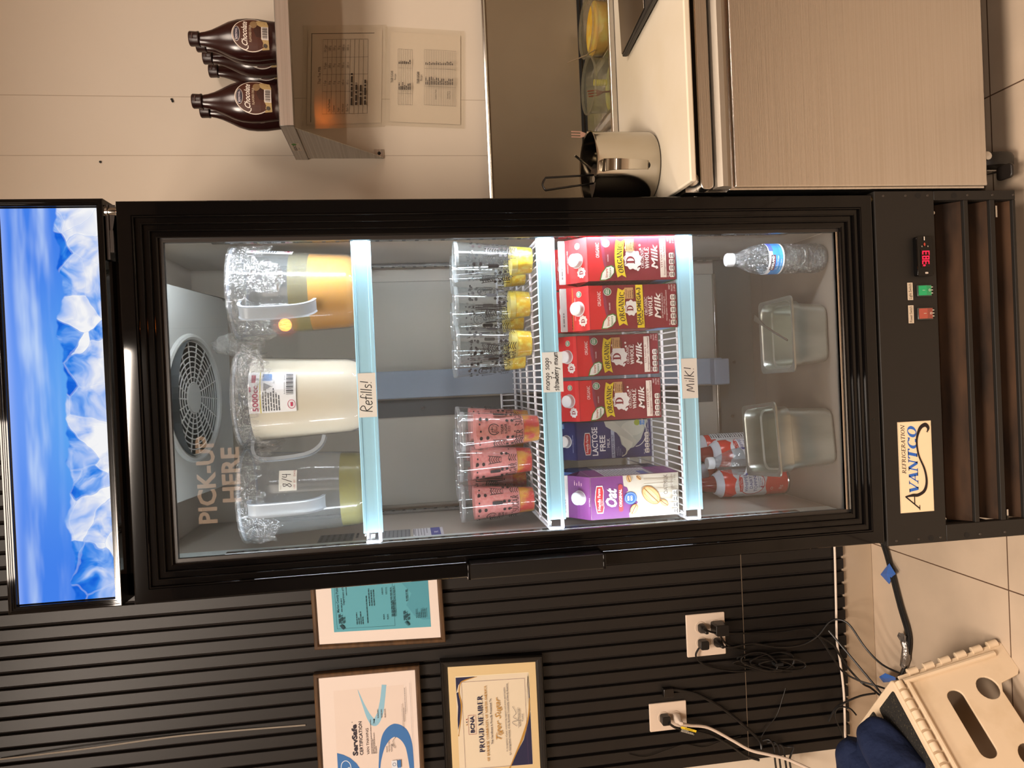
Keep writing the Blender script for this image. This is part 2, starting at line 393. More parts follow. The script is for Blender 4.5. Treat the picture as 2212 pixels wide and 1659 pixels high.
    def serif(s, t, x, y, h, col, w=None, al='l', thick=.17, thin=.055, ser=.26, shear=0., arch=0., tall=None, rot=0.):
        s.up(); L = sum(SER[c][0] for c in t); kx = (w/L) if w else h*.95
        ww = L*kx; cx = {'l': 0, 'c': -ww/2, 'r': -ww}[al]; x0 = cx
        cr, sr = math.cos(rot), math.sin(rot)
        for ch in t:
            wd, st, sf = SER[ch]; hh = h
            def Q(p, hh=hh, cx=cx):
                X = cx + p[0]*kx + shear*p[1]*hh; Y = p[1]*hh
                if arch: Y += arch*(1-(2*(X-x0)/ww-1)**2)
                return (x + cr*X - sr*Y, y + sr*X + cr*Y)
            for kind, pts in st:
                if kind == 'c':
                    a, b, rx, ry, a0, a1 = pts; V = []; Fc = []; n = 18
                    for i in range(n+1):
                        g = math.radians(a0+(a1-a0)*i/n); c, q = math.cos(g), math.sin(g)
                        V += [Q((a+rx*c, b+ry*q)), Q((a+(rx-thick)*c, b+(ry-thin)*q))]
                    for i in range(n): Fc.append((2*i, 2*i+2, 2*i+3, 2*i+1))
                    s._add(V, Fc, col)
                else:
                    hw = (thick if kind == 'T' else thin)/2
                    if abs(pts[0][1]-pts[-1][1]) < .02 and len(pts) == 2:
                        s._add([Q((pts[0][0], pts[0][1]-hw)), Q((pts[1][0], pts[1][1]-hw)), Q((pts[1][0], pts[1][1]+hw)), Q((pts[0][0], pts[0][1]+hw))], [(0, 1, 2, 3)], col)
                    elif len(pts) == 2:
                        s._add([Q((pts[0][0]-hw, pts[0][1])), Q((pts[0][0]+hw, pts[0][1])), Q((pts[1][0]+hw, pts[1][1])), Q((pts[1][0]-hw, pts[1][1]))], [(0, 1, 2, 3)], col)
                    else: s._stroke([Q(p) for p in pts], thick*kx*.8, col)
            for a, b in sf:
                q = ser/2; z = thin*.9; yy = b if b == 0 else b-z
                s._add([Q((a-q, yy)), Q((a+q, yy)), Q((a+q, yy+z)), Q((a-q, yy+z))], [(0, 1, 2, 3)], col)
            cx += wd*kx
    def hand(s, t, x, y, h, wd, col, xs=1., al='l', rot=0., shear=.12, jit=0.):
        s.up(); L = sum(HAND[c][0] for c in t)*h*xs; cx = 0 if al == 'l' else -L/2
        cr, sr = math.cos(rot), math.sin(rot); r = random.Random(3)
        for ch in t:
            a, st = HAND[ch]; j = r.uniform(-jit, jit)*h
            for pts in st:
                q = smooth_path([(p[0], p[1], 0) for p in pts], 4) if len(pts) > 2 else [Vector((p[0], p[1], 0)) for p in pts]
                O = []
                for p in q:
                    X = cx + (p.x + shear*p.y)*h*xs; Y = p.y*h + j
                    O.append((x + cr*X - sr*Y, y + sr*X + cr*Y))
                s._stroke(O, wd, col)
            cx += a*h*xs
    def build(s, name, fn, parent=None, cut=None, m=None):
        """fn(u, v, height) -> point.  cut = largest face width before bending round a curved thing"""
        me = bpy.data.meshes.new(name); V = []; Fc = []; C = []
        for vs, fs, col, ly in s.P:
            n = len(V); V += [(a, b, ly*s.step) for a, b in vs]
            for f in fs:
                if len(set(f)) > 2: Fc.append(tuple(i+n for i in f)); C.append(col)
        me.from_pydata(V, [], Fc)
        bm = bmesh.new(); bm.from_mesh(me)
        cl = bm.loops.layers.float_color.new('ink')
        for f, col in zip(bm.faces, C):
            for l in f.loops: l[cl] = (*col, 1)
        if cut:
            us = [v.co.x for v in bm.verts]; u = min(us) + cut
            while u < max(us):
                bmesh.ops.bisect_plane(bm, geom=bm.verts[:]+bm.edges[:]+bm.faces[:], dist=1e-7, plane_co=(u, 0, 0), plane_no=(1, 0, 0)); u += cut
            vsx = [v.co.y for v in bm.verts]; u = min(vsx) + cut*2
            while u < max(vsx):
                bmesh.ops.bisect_plane(bm, geom=bm.verts[:]+bm.edges[:]+bm.faces[:], dist=1e-7, plane_co=(0, u, 0), plane_no=(0, 1, 0)); u += cut*2
        for v in bm.verts: v.co = fn(v.co.x, v.co.y, v.co.z)
        bm.to_mesh(me); bm.free()
        me.materials.append(m or printed()); me.update()
        return link(name, me, parent)
def flat(x0, y0, z0):
    """artwork facing the viewer: u to the right, v up"""
    return lambda u, v, l: (x0+u, y0-l-.0002, z0+v)
def wrap(prof, sx=1, sy=1, ang=0, off=.0005):
    """round an upright turned shape; u = arc length measured at the mean radius, front centre at u = 0"""
    def fn(u, v, l):
        r = prof_r(prof, v); a = u/(sum(p[0] for p in prof)/len(prof)) + ang - PI/2
        rr = r + off + l
        return (rr*sx*math.cos(a), rr*sy*math.sin(a), v)
    return fn

# ---------------------------------------------------------------- shared materials
m_gloss = mat('black_gloss_plastic', '#080707', .045, spec=.34)
m_base = mat('black_painted_steel', '#1c1916', .55, spec=.4)
m_dark = mat('deep_black', '#080706', .7)
m_chrome = mat('polished_metal', '#c8c6c2', .12, metal=1)
m_steel = mat('brushed_steel', '#cdc8c0', .38, metal=.8, aniso=.6, noise=((2, 2, 260), '#b8b2a8', .35, .65))
m_steel_s = mat('satin_steel', '#b5b1aa', .24, metal=1)
m_white_pl = mat('white_plastic', '#e9ebee', .35)
m_wire = mat('white_coated_wire', '#e6e6ee', .4)
m_wall = mat('cream_wall_panel', '#d9cdbd', .42, spec=.3, noise=((1.2, 1.2, 1.2), '#d3c5b2', .35, .7))
m_slat = mat('dark_slat_wood', '#110d0b', .45, spec=.52, noise=((30, 30, 1.2), '#0c0908', .3, .7))
m_slatback = mat('slat_felt', '#221a15', .9)
m_beige = mat('beige_tile', '#b9a690', .38, noise=((3, 3, 3), '#ad9982', .35, .7))
m_ceil = mat('ceiling_paint', '#cfc6ba', .9)

def simple_box(name, m, b, **k):
    g = MB(); g.box(*b); return g.build(name, m, **k)

# ---------------------------------------------------------------- the room
# floor: large beige tiles with thin dark joints
def floor_mat():
    m = bpy.data.materials.new('floor_tiles'); m.use_nodes = True; nt = m.node_tree; b = nt.nodes['Principled BSDF']
    tc = nt.nodes.new('ShaderNodeTexCoord'); br = nt.nodes.new('ShaderNodeTexBrick')
    mp = nt.nodes.new('ShaderNodeMapping'); mp.inputs['Location'].default_value = (.507, .512, 0)
    br.offset = 0; br.inputs['Scale'].default_value = 1; br.inputs['Brick Width'].default_value = 1.10; br.inputs['Row Height'].default_value = .62
    br.inputs['Mortar Size'].default_value = .0016; br.inputs['Mortar Smooth'].default_value = .1
    br.inputs['Color1'].default_value = (*lin('#c4b09a'), 1); br.inputs['Color2'].default_value = (*lin('#c0ac96'), 1)
    br.inputs['Mortar'].default_value = (*lin('#5d4636'), 1)
    nz = nt.nodes.new('ShaderNodeTexNoise'); nz.inputs['Scale'].default_value = 5; nz.inputs['Detail'].default_value = 6
    mr = nt.nodes.new('ShaderNodeMapRange'); mr.inputs[1].default_value = .4; mr.inputs[2].default_value = .75; mr.inputs[3].default_value = 1; mr.inputs[4].default_value = .82
    mx = nt.nodes.new('ShaderNodeMix'); mx.data_type = 'RGBA'; mx.blend_type = 'MULTIPLY'; mx.inputs[0].default_value = 1
    nt.links.new(tc.outputs['Object'], mp.inputs[0]); nt.links.new(mp.outputs[0], br.inputs['Vector'])
    nt.links.new(tc.outputs['Object'], nz.inputs['Vector']); nt.links.new(nz.outputs['Fac'], mr.inputs[0])
    nt.links.new(br.outputs['Color'], mx.inputs[6]); nt.links.new(mr.outputs[0], mx.inputs[7]); nt.links.new(mx.outputs[2], b.inputs['Base Color'])
    b.inputs['Roughness'].default_value = .42
    return m
struct(simple_box('floor', floor_mat(), (-2.2, 2.6, -4.2, .75, -.05, 0)))
struct(simple_box('ceiling', m_ceil, (-2.2, 2.6, -4.2, .75, 3.0, 3.05)))
struct(simple_box('wall_back', m_wall, (-2.2, 2.6, .61, .75, 0, 3.0)))
struct(simple_box('wall_left', m_wall, (-2.25, -2.2, -4.2, .75, 0, 3.0)))
struct(simple_box('wall_right', m_wall, (2.6, 2.65, -4.2, .75, 0, 3.0)))
struct(simple_box('wall_front', mat('front_wall', '#78716a', .7), (-2.2, 2.6, -4.25, -4.2, 0, 3.0)))
# seams between the wall sheets
g = MB()
for x in (.612, .76):
    g.box(x-.0007, x+.0007, .6094, .6101, 1.06, 2.99)
struct(g.build('trim_3', mat('wall_seam', '#b9aa98', .6)))
g = MB()
for (x, y) in ((217, 350), (371, 215), (373, 219)):
    p = px(x, y, Y=.609); g.lathe([(0, 0), (.0028, 0), (.0028, .002), (0, .002)], 10, Matrix.Translation(p) @ Matrix.Rotation(PI/2, 4, 'X'))
struct(g.build('trim_4', m_dark))
# tiled skirting
g = MB(); g.box(-2.2, -.3, .598, .612, 0, .094)
struct(g.build('baseboard_back', m_beige, bevel=.002))
# black slat cladding to the left of the fridge
g = MB(); P_ = .0366; x = -1.084
g.cur = 1; g.box(-1.084, .30, .603, .611, .095, 2.95)
g.cur = 0
x = -1.084; k = 0
while x < .27:
    g.box(x, x+P_*.78, .588, .604, .095, 2.95); x += P_; k += 1
struct(g.build('trim_1', [m_slat, m_slatback], bevel=.0012, seg=1))
# one strip lifting off near the top left
g = MB()
a = px(0, 1640, Y=.585); b_ = px(180, 1618, Y=.575); c = px(400, 1588, Y=.583); d = px(660, 1566, Y=.587)
g.tube(smooth_path([a, b_, c, d], 8), .0022, 6)
struct(g.build('trim_2', mat('loose_edge', '#8b8378', .35, spec=.7)))
# horizontal joint in the cladding at the bottom
g = MB()
g.box(-1.084, -.3, .5872, .5885, .404, .4055); struct(g.build('trim_5', mat('joint', '#6b5c4c', .6)))

# window decal behind the viewer, glow added so the fridge glass mirrors it
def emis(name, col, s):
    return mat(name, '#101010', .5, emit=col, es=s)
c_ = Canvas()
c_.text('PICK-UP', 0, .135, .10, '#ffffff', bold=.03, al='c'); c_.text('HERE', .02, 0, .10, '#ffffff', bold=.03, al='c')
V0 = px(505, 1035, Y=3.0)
o = c_.build('window_lettering', lambda u, v, l: (V0.x+u, -3.0+l, V0.z-.02+v), m=emis('decal_added_glow', '#e8b890', 3.2))
tag(o, 'PICK-UP HERE window decal with an added glow, mirrored in the fridge glass', 'sign')
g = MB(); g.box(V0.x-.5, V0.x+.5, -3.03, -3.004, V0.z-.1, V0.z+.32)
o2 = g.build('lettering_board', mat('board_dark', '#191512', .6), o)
# pendant lamp behind the viewer (orange glow mirrored in door and steel)
L = px(612, 700, Y=2.2)
def pendant(x, y, z, label):
    e = empty('pendant_lamp', (x, y, z), label, 'lamp')
    g = MB(); g.lathe([(.001, -.06), (.035, -.05), (.055, -.02), (.058, .0), (.052, .028), (.03, .05), (.018, .06)], 24)
    g.build('lamp_shade', clear('amber_glass', '#ffb060', .10, '#ff9040', .1), e, smooth=True)
    g = MB(); g.tube(smooth_path([(-.018, 0, -.02), (-.008, 0, .018), (.002, 0, -.02), (.012, 0, .018), (.02, 0, -.02)], 5), .0028, 6)
    g.build('filament', emis('filament', '#ffb050', 160), e)
    g = MB(); g.lathe([(.018, .055), (.02, .09), (.004, .095)], 16); g.build('lamp_socket', m_dark, e)
    g = MB(); g.tube([(0, 0, .095), (0, 0, 3.0-z)], .003, 6); g.build('lamp_cord', m_dark, e)
    pl = bpy.data.lights.new('pendant_light', 'POINT'); pl.energy = 1.5; pl.color = (1, .5, .2); pl.shadow_soft_size = .03
    po = bpy.data.objects.new('pendant_light', pl); COL.objects.link(po); po.location = (x, y, z)
pendant(L.x, -2.2, L.z, 'orange globe pendant lamp hanging behind the viewer, mirrored in the glass door')
pendant(1.70, -2.2, 1.74, 'orange globe pendant lamp behind the viewer, mirrored in the steel table and laminated sheet')

# ---------------------------------------------------------------- display fridge
FR = empty('display_fridge', (0, .3, 0), 'tall black glass-door display fridge with lit blue ice header, between slat wall and steel table', 'fridge')
FR.location = (0, 0, 0)
m_liner = mat('fridge_liner', '#bcb1a4', .38, spec=.5)
m_shell = mat('fridge_shell', '#141211', .5)
# outer shell as five sheets, open at the front
g = MB()
g.box(-.345, -.306, .048, .56, .37, 1.99); g.box(.306, .345, .048, .56, .37, 1.99)
g.box(-.345, .345, .486, .56, .37, 1.99); g.box(-.345, .345, .048, .486, 1.806, 1.99); g.box(-.345, .345, .048, .486, .37, .394)
g.build('cabinet', m_shell, FR)
g = MB()
g.box(-.306, -.300, .05, .486, .394, 1.806); g.box(.300, .306, .05, .486, .394, 1.806)
g.box(-.300, .300, .48, .486, .394, 1.806); g.box(-.300, .300, .05, .48, 1.800, 1.806); g.box(-.300, .300, .05, .48, .394, .400)
lin_ = g.build('liner', m_liner, FR)
g = MB(); g.box(-.299, .299, .052, .479, .4001, .4008); g.build('floor_shade_sheet', mat('shade_grey', '#6b6259', .4), FR)  # added sheet over the liner floor, its colour holds the dimness down there
g = MB(); g.box(-.299, .299, .470, .4795, .401, .500); g.build('lower_back_panel', mat('lower_back', '#5c5a56', .5), FR)
# bright front lip of the liner floor
g = MB(); g.box(-.292, .292, .034, .050, .398, .418); g.build('sill', mat('pale_sill', '#cfe9ea', .3), FR, bevel=.002)
g = MB(); g.box(-.2998, -.2975, .046, .150, .402, 1.799); g.build('door_jamb', mat('jamb_white', '#e3f0f0', .3), FR, bevel=.001)
# rear panel, duct, fan cover
g = MB(); g.box(-.285, .262, .468, .479, .507, 1.70); g.build('rear_panel', mat('rear_panel', '#aaa399', .45), FR, bevel=.002)
g = MB(); g.box(-.285, .262, .462, .470, .500, .509); g.build('panel_edge', m_steel_s, FR, bevel=.002)
g = MB(); g.box(-.024, .043, .452, .468, .497, 1.70, ); g.rbox(-.026, .040, .425, .460, .49, .53, .004); g.build('air_duct', mat('duct_blue_grey', '#8f98a6', .4), FR, bevel=.002)
g = MB(); g.box(-.070, -.028, .4655, .4685, .52, 1.70); g.build('duct_rail', mat('duct_dark', '#4c4c4c', .5), FR)
for X, Z in ((.035, 1.27), (-.05, 1.27), (.028, .56), (-.05, .60), (.03, 1.0), (-.05, 1.0), (-.11, .47), (.03, .46)):
    g = MB(); g.lathe([(0, 0), (.0042, 0), (.004, .002), (0, .003)], 10, Matrix.Translation((X, .462, Z)) @ Matrix.Rotation(PI/2, 4, 'X'))
    g.build('screw', mat('screw', '#4a4440', .4, metal=.6), FR)
# the fan cover: a wedge under the ceiling, its underside carrying the round grille
ev = MB()
vs_ = [(-.198, .055, 1.80), (.222, .055, 1.80), (.222, .055, 1.7676), (-.198, .055, 1.7676), (-.198, .43, 1.80), (.226, .43, 1.80), (.226, .43, 1.7105), (-.198, .43, 1.7105)]
hole = True
ev.add(vs_, [(0, 1, 2, 3), (4, 7, 6, 5), (0, 4, 5, 1), (1, 5, 6, 2), (0, 3, 7, 4)])
cx_, cy_ = .002, .232
def ep(x, y, dz=0): return (x, y, 1.776-.1523*y-dz)
N = 48; ring = [ep(cx_+.118*math.cos(2*PI*i/N), cy_+.118*math.sin(2*PI*i/N)) for i in range(N)]
outer = []
for i in range(N):
    c0, s0 = math.cos(2*PI*i/N), math.sin(2*PI*i/N)
    tx = (.224-cx_ if c0 > 0 else cx_+.198)/max(abs(c0), 1e-6); ty = (.43-cy_ if s0 > 0 else cy_-.055)/max(abs(s0), 1e-6)
    t = min(tx, ty); outer.append(ep(cx_+t*c0, cy_+t*s0))
ev.loft([ring, outer], cap=False)
m_evap = mat('fan_cover', '#c0c2be', .4)
evo = ev.build('fan_cover', m_evap, FR)
g = MB(); g.lathe([(0, 1.79), (.12, 1.79), (.12, 1.735)], 32, Matrix.Translation((cx_, cy_, 0))); g.build('fan_recess', mat('fan_dark', '#3a4042', .6), evo)
g = MB()
def ecirc(r, n=48, dz=.001): return [ep(cx_+r*math.cos(2*PI*i/n), cy_+r*math.sin(2*PI*i/n), dz) for i in range(n)]
for k in range(9): g.tube(ecirc(.032+.0105*k), .0014, 5, close=True)
for k in range(18):
    a = 2*PI*k/18 + .1; g.tube([ep(cx_+.028*math.cos(a), cy_+.028*math.sin(a), .0005), ep(cx_+(.118)*math.cos(a+.12), cy_+(.118)*math.sin(a+.12), .0005)], .0016, 5)
g.tube(ecirc(.125, 48, .001), .007, 8, close=True)
h = ecirc(.030, 32, .003); g.add(h, [tuple(range(32))]); h2 = ecirc(.030, 32, -.002); g.loft([h, h2], cap=False)
g.build('fan_grille', m_evap, evo, smooth=True)
# shelf standards
m_std = mat('standard_metal', '#9c9a98', .22, metal=1)
for X, Y in ((-.2965, .10), (-.2965, .44), (.2965, .10), (.2965, .44)):
    g = MB(); s = 1 if X < 0 else -1
    g.box(X-s*.003, X+s*.004, Y-.009, Y+.009, .50, 1.66)
    g.cur = 1; z = .51
    while z < 1.65: g.box(X+s*.0034, X+s*.0046, Y-.004, Y+.004, z, z+.007); z += .0254
    g.build('shelf_standard', [m_std, m_dark], FR)
# stickers on the left inner wall
def side_sticker(name, y0, y1, z0, z1, draw):
    c = Canvas(.0001); draw(c, y1-y0, z1-z0)
    return c.build(name, lambda u, v, l: (-.2998+l+.0003, y1-u, z0+v), lin_)
def st1(c, W, H): c.rect(0, 0, W, H, '#8c8f93'); c.lines(.004, H-.012, W-.01, 9, .0085, .0022, '#5f6266', 2); c.frame(.002, .002, W-.002, H-.002, .0006, '#6c6f72')
def st2(c, W, H): c.rect(0, 0, W, H, '#e4e4ea'); c.rect(.0, .006, W, .026, '#5a5aa0'); c.text('38F', W/2, .011, .009, '#ffffff', al='c'); c.lines(.004, H-.006, W-.008, 5, .006, .0018, '#8a8a92', 3)
def st3(c, W, H): c.rect(0, 0, W, H, '#77797d'); c.lines(.003, H-.008, W-.006, 7, .012, .005, '#4c4e52', 5)
side_sticker('rating_label', .14, .235, 1.315, 1.385, st1)
side_sticker('energy_label', .14, .235, 1.245, 1.308, st2)
side_sticker('barcode_label', .16, .235, 1.43, 1.50, st3)

# LED strips in the door jambs
m_led = emis('led_chips', '#e8f6ff', 30)
for s in (-1, 1):
    g = MB(); g.box(min(s*.298, s*.2999), max(s*.298, s*.2999), .038, .056, .44, 1.72)
    ST = g.build('led_strip', mat('led_tape', '#e6eef0', .3), FR)
    g = MB(); g.box(min(s*.2962, s*.2985), max(s*.2962, s*.2985), .042, .047, 0, .005); chip = g.build('led_chip', m_led, ST, loc=(0, 0, .46))
    for k in range(1, 37):
        c2 = chip.copy(); COL.objects.link(c2); c2.location = (0, 0, .46+.0333*k)

# door: mitred ridged frame, glass, handle
prof = [(.004, .042), (0, .040), (0, .003), (.0012, .0006), (.003, 0), (.0245, 0)]
yb = .0015
for k in range(3):
    s0 = .0255 + .0118*k
    for a in range(0, 181, 30):
        prof.append((s0+.0016-.0016*math.cos(math.radians(a)), yb-.0022*math.sin(math.radians(a))))
    yb += .0035; prof += [(s0+.0038, yb), (s0+.0108, yb)]
prof += [(.0612, .0125), (.0625, .0135), (.063, .026), (.063, .040)]
def frame_sweep(x0, x1, z0, z1, prof, y0=0):
    g = MB(); rings = []
    for s, y in prof: rings.append([(x0+s, y0+y, z0+s), (x1-s, y0+y, z0+s), (x1-s, y0+y, z1-s), (x0+s, y0+y, z1-s)])
    g.loft(rings, cap=False); return g
DOOR = frame_sweep(-.35, .35, .370, 1.7924, prof).build('door', m_gloss, FR)
g = frame_sweep(-.288, .288, .432, 1.7304, [(0, .022), (0, .020), (.0075, .020), (.0075, .030)])
g.build('glass_spacer', mat('spacer_dark', '#2a2725', .3), DOOR)
g = MB(); g.box(-.2805, .2805, .0195, .026, .4335, .4395); g.build('spacer_bar', mat('spacer_metal', '#b8b0a6', .25, metal=1), DOOR)
g = MB(); g.box(-.288, .288, .0265, .0285, .432, 1.7304); g.build('door_glass', clear('door_pane', '#f3f5f6', .012, '#d8e4e4', .0, 1, 1.42), DOOR)
g = frame_sweep(-.34, .34, .38, 1.782, [(0, .041), (.035, .041), (.035, .047), (0, .047)]); g.build('door_gasket', m_dark, DOOR)
# handle
g = MB(); g.rbox(-.346, -.318, -.034, .001, .958, 1.214, .004); 
HD = g.build('handle', mat('handle_black', '#0b0a0a', .35), FR, bevel=.0015)
for z in (1.209, .9575):
    g = MB(); g.box(-.3465, -.3175, -.0345, .002, z, z+.0055); g.build('handle_cap', m_gloss, HD, bevel=.001)
# hinges
g = MB(); g.lathe([(0, 0), (.009, 0), (.0095, .003), (.0095, .014), (.012, .015), (.012, .020), (0, .020)], 20, Matrix.Translation((.334, .015, 1.7925)))
g.build('hinge_pin', m_chrome, FR, smooth=True)
g = MB(); g.box(.25, .345, .006, .03, 1.806, 1.811); g.add([(.345, .008, 1.806), (.345, .03, 1.806), (.27, .03, 1.806), (.27, .008, 1.806), (.345, .008, 1.795), (.335, .008, 1.795)], [(0, 1, 2, 3), (0, 3, 5, 4)])
g.box(.262, .300, .004, .010, 1.7985, 1.8045); g.build('hinge_bracket', mat('bracket', '#2b2420', .4, metal=.5), FR)
g = MB(); g.lathe([(0, -.006), (.006, -.006), (.006, 0), (0, 0)], 16, Matrix.Translation((.343, .012, .3705))); g.build('lower_hinge', mat('brass_pin', '#b0986c', .3, metal=1), FR)
g = MB(); g.lathe([(.0001, 0), (.0028, 0)], 12, Matrix.Translation((-.10, -.0003, .384)) @ Matrix.Rotation(PI/2, 4, 'X')); g.build('screw_hole', m_dark, DOOR)

# header with the lit picture
hp = [(.004, .08), (0, .078), (0, .001), (.001, 0), (.0035, 0), (.0045, .0012), (.006, .0012), (.0065, .0025), (.0085, .0025), (.009, .004), (.0115, .004), (.012, .0075), (.014, .010)]
HE = frame_sweep(-.3495, .3545, 1.8125, 1.9935, hp).build('header', m_gloss, FR)
g = MB(); g.box(-.348, .353, .02, .10, 1.8135, 1.9925); g.build('header_box', m_shell, HE)
def ice_mat():
    m = bpy.data.materials.new('backlit_ice_print'); m.use_nodes = True; nt = m.node_tree; nt.nodes.clear()
    N = lambda t: nt.nodes.new('ShaderNode'+t); Lk = nt.links.new
    out = N('OutputMaterial'); em = N('Emission'); tc = N('TexCoord'); sp = N('SeparateXYZ'); Lk(tc.outputs['Object'], sp.inputs[0])
    def rgb(h): return (*lin(h), 1)
    def mixc(f, a, b):
        x = N('Mix'); x.data_type = 'RGBA'
        for i, v in ((6, a), (7, b)):
            if isinstance(v, tuple): x.inputs[i].default_value = v
            else: Lk(v, x.inputs[i])
        Lk(f, x.inputs[0]); return x.outputs[2]
    def mr(v, a, b, c=0., d=1., smooth=True):
        x = N('MapRange'); x.interpolation_type = 'SMOOTHSTEP' if smooth else 'LINEAR'
        Lk(v, x.inputs[0]); x.inputs[1].default_value = a; x.inputs[2].default_value = b; x.inputs[3].default_value = c; x.inputs[4].default_value = d
        return x.outputs[0]
    def math_(op, a, b):
        x = N('Math'); x.operation = op
        for i, v in enumerate((a, b)):
            if isinstance(v, (int, float)): x.inputs[i].default_value = v
            else: Lk(v, x.inputs[i])
        return x.outputs[0]
    def mapped(sc, rot=(0, 0, 0)):
        x = N('Mapping'); x.inputs['Scale'].default_value = sc; x.inputs['Rotation'].default_value = rot; Lk(tc.outputs['Object'], x.inputs[0]); return x.outputs[0]
    def noise(vec, s, det=3, dis=0.):
        x = N('TexNoise'); x.inputs['Scale'].default_value = s; x.inputs['Detail'].default_value = det; x.inputs['Distortion'].default_value = dis; Lk(vec, x.inputs['Vector']); return x
    X, Z = sp.outputs['X'], sp.outputs['Z']
    base = mixc(mr(Z, -.075, .08), rgb('#57aaf0'), rgb('#6a98f2'))
    mid = mr(math_('ABSOLUTE', X, 0), .02, .30)
    base = mixc(mid, base, rgb('#4380ea'))
    base = mixc(mr(Z, .062, .082), base, rgb('#93b0f6'))
    n1 = noise(mapped((3.2, 1, 22)), 1.0, 3)
    band = math_('MULTIPLY', mr(n1.outputs['Fac'], .42, .66), math_('MULTIPLY', mr(Z, -.01, .018), mr(Z, .072, .045)))
    base = mixc(math_('MULTIPLY', band, .92), base, rgb('#c9ddfa'))
    # ice
    nd = noise(mapped((9, 1, 9)), 1.2, 3)
    wob = noise(mapped((12, 1, 0.01)), 1.0, 3)
    lim = math_('ADD', -.045, math_('MULTIPLY', wob.outputs['Fac'], .066))
    mask = mr(math_('SUBTRACT', lim, Z), -.002, .002)
    va = N('VectorMath'); va.operation = 'MULTIPLY_ADD'; Lk(nd.outputs['Color'], va.inputs[0]); va.inputs[1].default_value = (.055, .055, .055); Lk(tc.outputs['Object'], va.inputs[2])
    vo = N('TexVoronoi'); vo.inputs['Scale'].default_value = 15; Lk(va.outputs[0], vo.inputs['Vector'])
    ve = N('TexVoronoi'); ve.feature = 'DISTANCE_TO_EDGE'; ve.inputs['Scale'].default_value = 15; Lk(va.outputs[0], ve.inputs['Vector'])
    vn = noise(va.outputs[0], 22, 3, .9)
    sp2 = N('SeparateColor'); Lk(vo.outputs['Color'], sp2.inputs[0])
    f = math_('ADD', math_('MULTIPLY', sp2.outputs[0], .80), math_('MULTIPLY', math_('SUBTRACT', vn.outputs['Fac'], .5), 1.7))
    f = math_('ADD', f, mr(Z, .0, -.075, -.05, .34, False))
    cr = N('ValToRGB'); Lk(f, cr.inputs[0]); e_ = cr.color_ramp.elements
    e_[0].position = .0; e_[0].color = rgb('#1560d8'); e_[1].position = 1.0; e_[1].color = rgb('#f4f4f6')
    for p_, h_ in ((.22, '#2f80e6'), (.42, '#7aa8f0'), (.6, '#b4c8f4'), (.8, '#dde2f2')):
        q = cr.color_ramp.elements.new(p_); q.color = rgb(h_)
    ice = mixc(mr(ve.outputs['Distance'], .008, .0, 0, .5), cr.outputs[0], rgb('#6f9ee6'))
    ice = mixc(mr(ve.outputs['Distance'], .03, .016, 0, .15), ice, rgb('#ffffff'))
    fin = mixc(mask, base, ice)
    Lk(fin, em.inputs[0]); em.inputs[1].default_value = 1.0; Lk(em.outputs[0], out.inputs[0])
    return m
g = MB(); g.box(-.338, .338, 0, .002, -.0785, .0785)
g.build('light_panel', ice_mat(), HE, loc=(.0025, .0095, 1.903))

# base: plate, side posts, vent louvres
BX0, BX1 = -.3575, .3570
g = MB()
g.box(BX0, BX1, 0, .02, .233, .3645); g.box(BX0, -.323, 0, .02, .047, .233); g.box(.338, BX1, 0, .02, .047, .233)
g.box(BX0, BX0+.012, .02, .56, .047, .3645); g.box(BX1-.012, BX1, .02, .56, .047, .3645); g.box(BX0, BX1, .3, .56, .047, .06)
BASE = g.build('base', m_base, FR, bevel=.0015)
m_louv = mat('louvre_blade', '#46301f', .7, spec=.15, noise=((4, 4, 30), '#1f150e', .35, .65))  # the floor's brown reflection is put into the black blades' colour
for zt, zb in ((.1655, .1555), (.1055, .0945), (.0530, .0465)):
    g = MB(); g.box(-.323, .338, .001, .012, zb, zt); g.build('vent_bar', m_base, BASE, bevel=.001)
for zt, zb in ((.2325, .166), (.156, .106), (.0955, .053)):
    g = MB(); g.add([(-.322, .008, zb+.0005), (.337, .008, zb+.0005), (.337, .085, zt+.004), (-.322, .085, zt+.004), (-.322, .009, zb-.0008), (.337, .009, zb-.0008), (.337, .086, zt+.002), (-.322, .086, zt+.002)],
                  [(0, 1, 2, 3), (7, 6, 5, 4), (0, 4, 5, 1), (1, 5, 6, 2), (2, 6, 7, 3), (3, 7, 4, 0)])
    g.build('vent_blade', m_louv, BASE)
for X in (-.318, .318):
    g = MB(); g.box(X-.012, X+.012, .05, .052, .182, .232); g.build('vent_clip', m_dark, BASE)
    g = MB(); g.lathe([(0, 0), (.004, 0), (.004, .004), (0, .004)], 10, Matrix.Translation((X, .03, .215)) @ Matrix.Rotation(PI/2, 4, 'X')); g.build('vent_screw', m_chrome, BASE)
    g = MB(); g.box(X-.012, X+.012, .02, .022, .072, .076); g.build('vent_clip', m_chrome, BASE)
m_riv = mat('rivet', '#4a443f', .35, metal=.5)
for X in (-.3475, .3475):
    for z in (.345, .296, .247, .157, .10, .052):
        g = MB(); g.lathe([(0, 0), (.0028, 0), (.0022, .0012), (0, .0016)], 10, Matrix.Translation((X, 0, z)) @ Matrix.Rotation(PI/2, 4, 'X')); g.build('rivet', m_riv, BASE)
    for z in (.268, .187):
        g = MB(); g.lathe([(.0001, 0), (.006, 0)], 16, Matrix.Translation((X, -.0004, z)) @ Matrix.Rotation(PI/2, 4, 'X')); g.build('bolt_hole', m_dark, BASE)
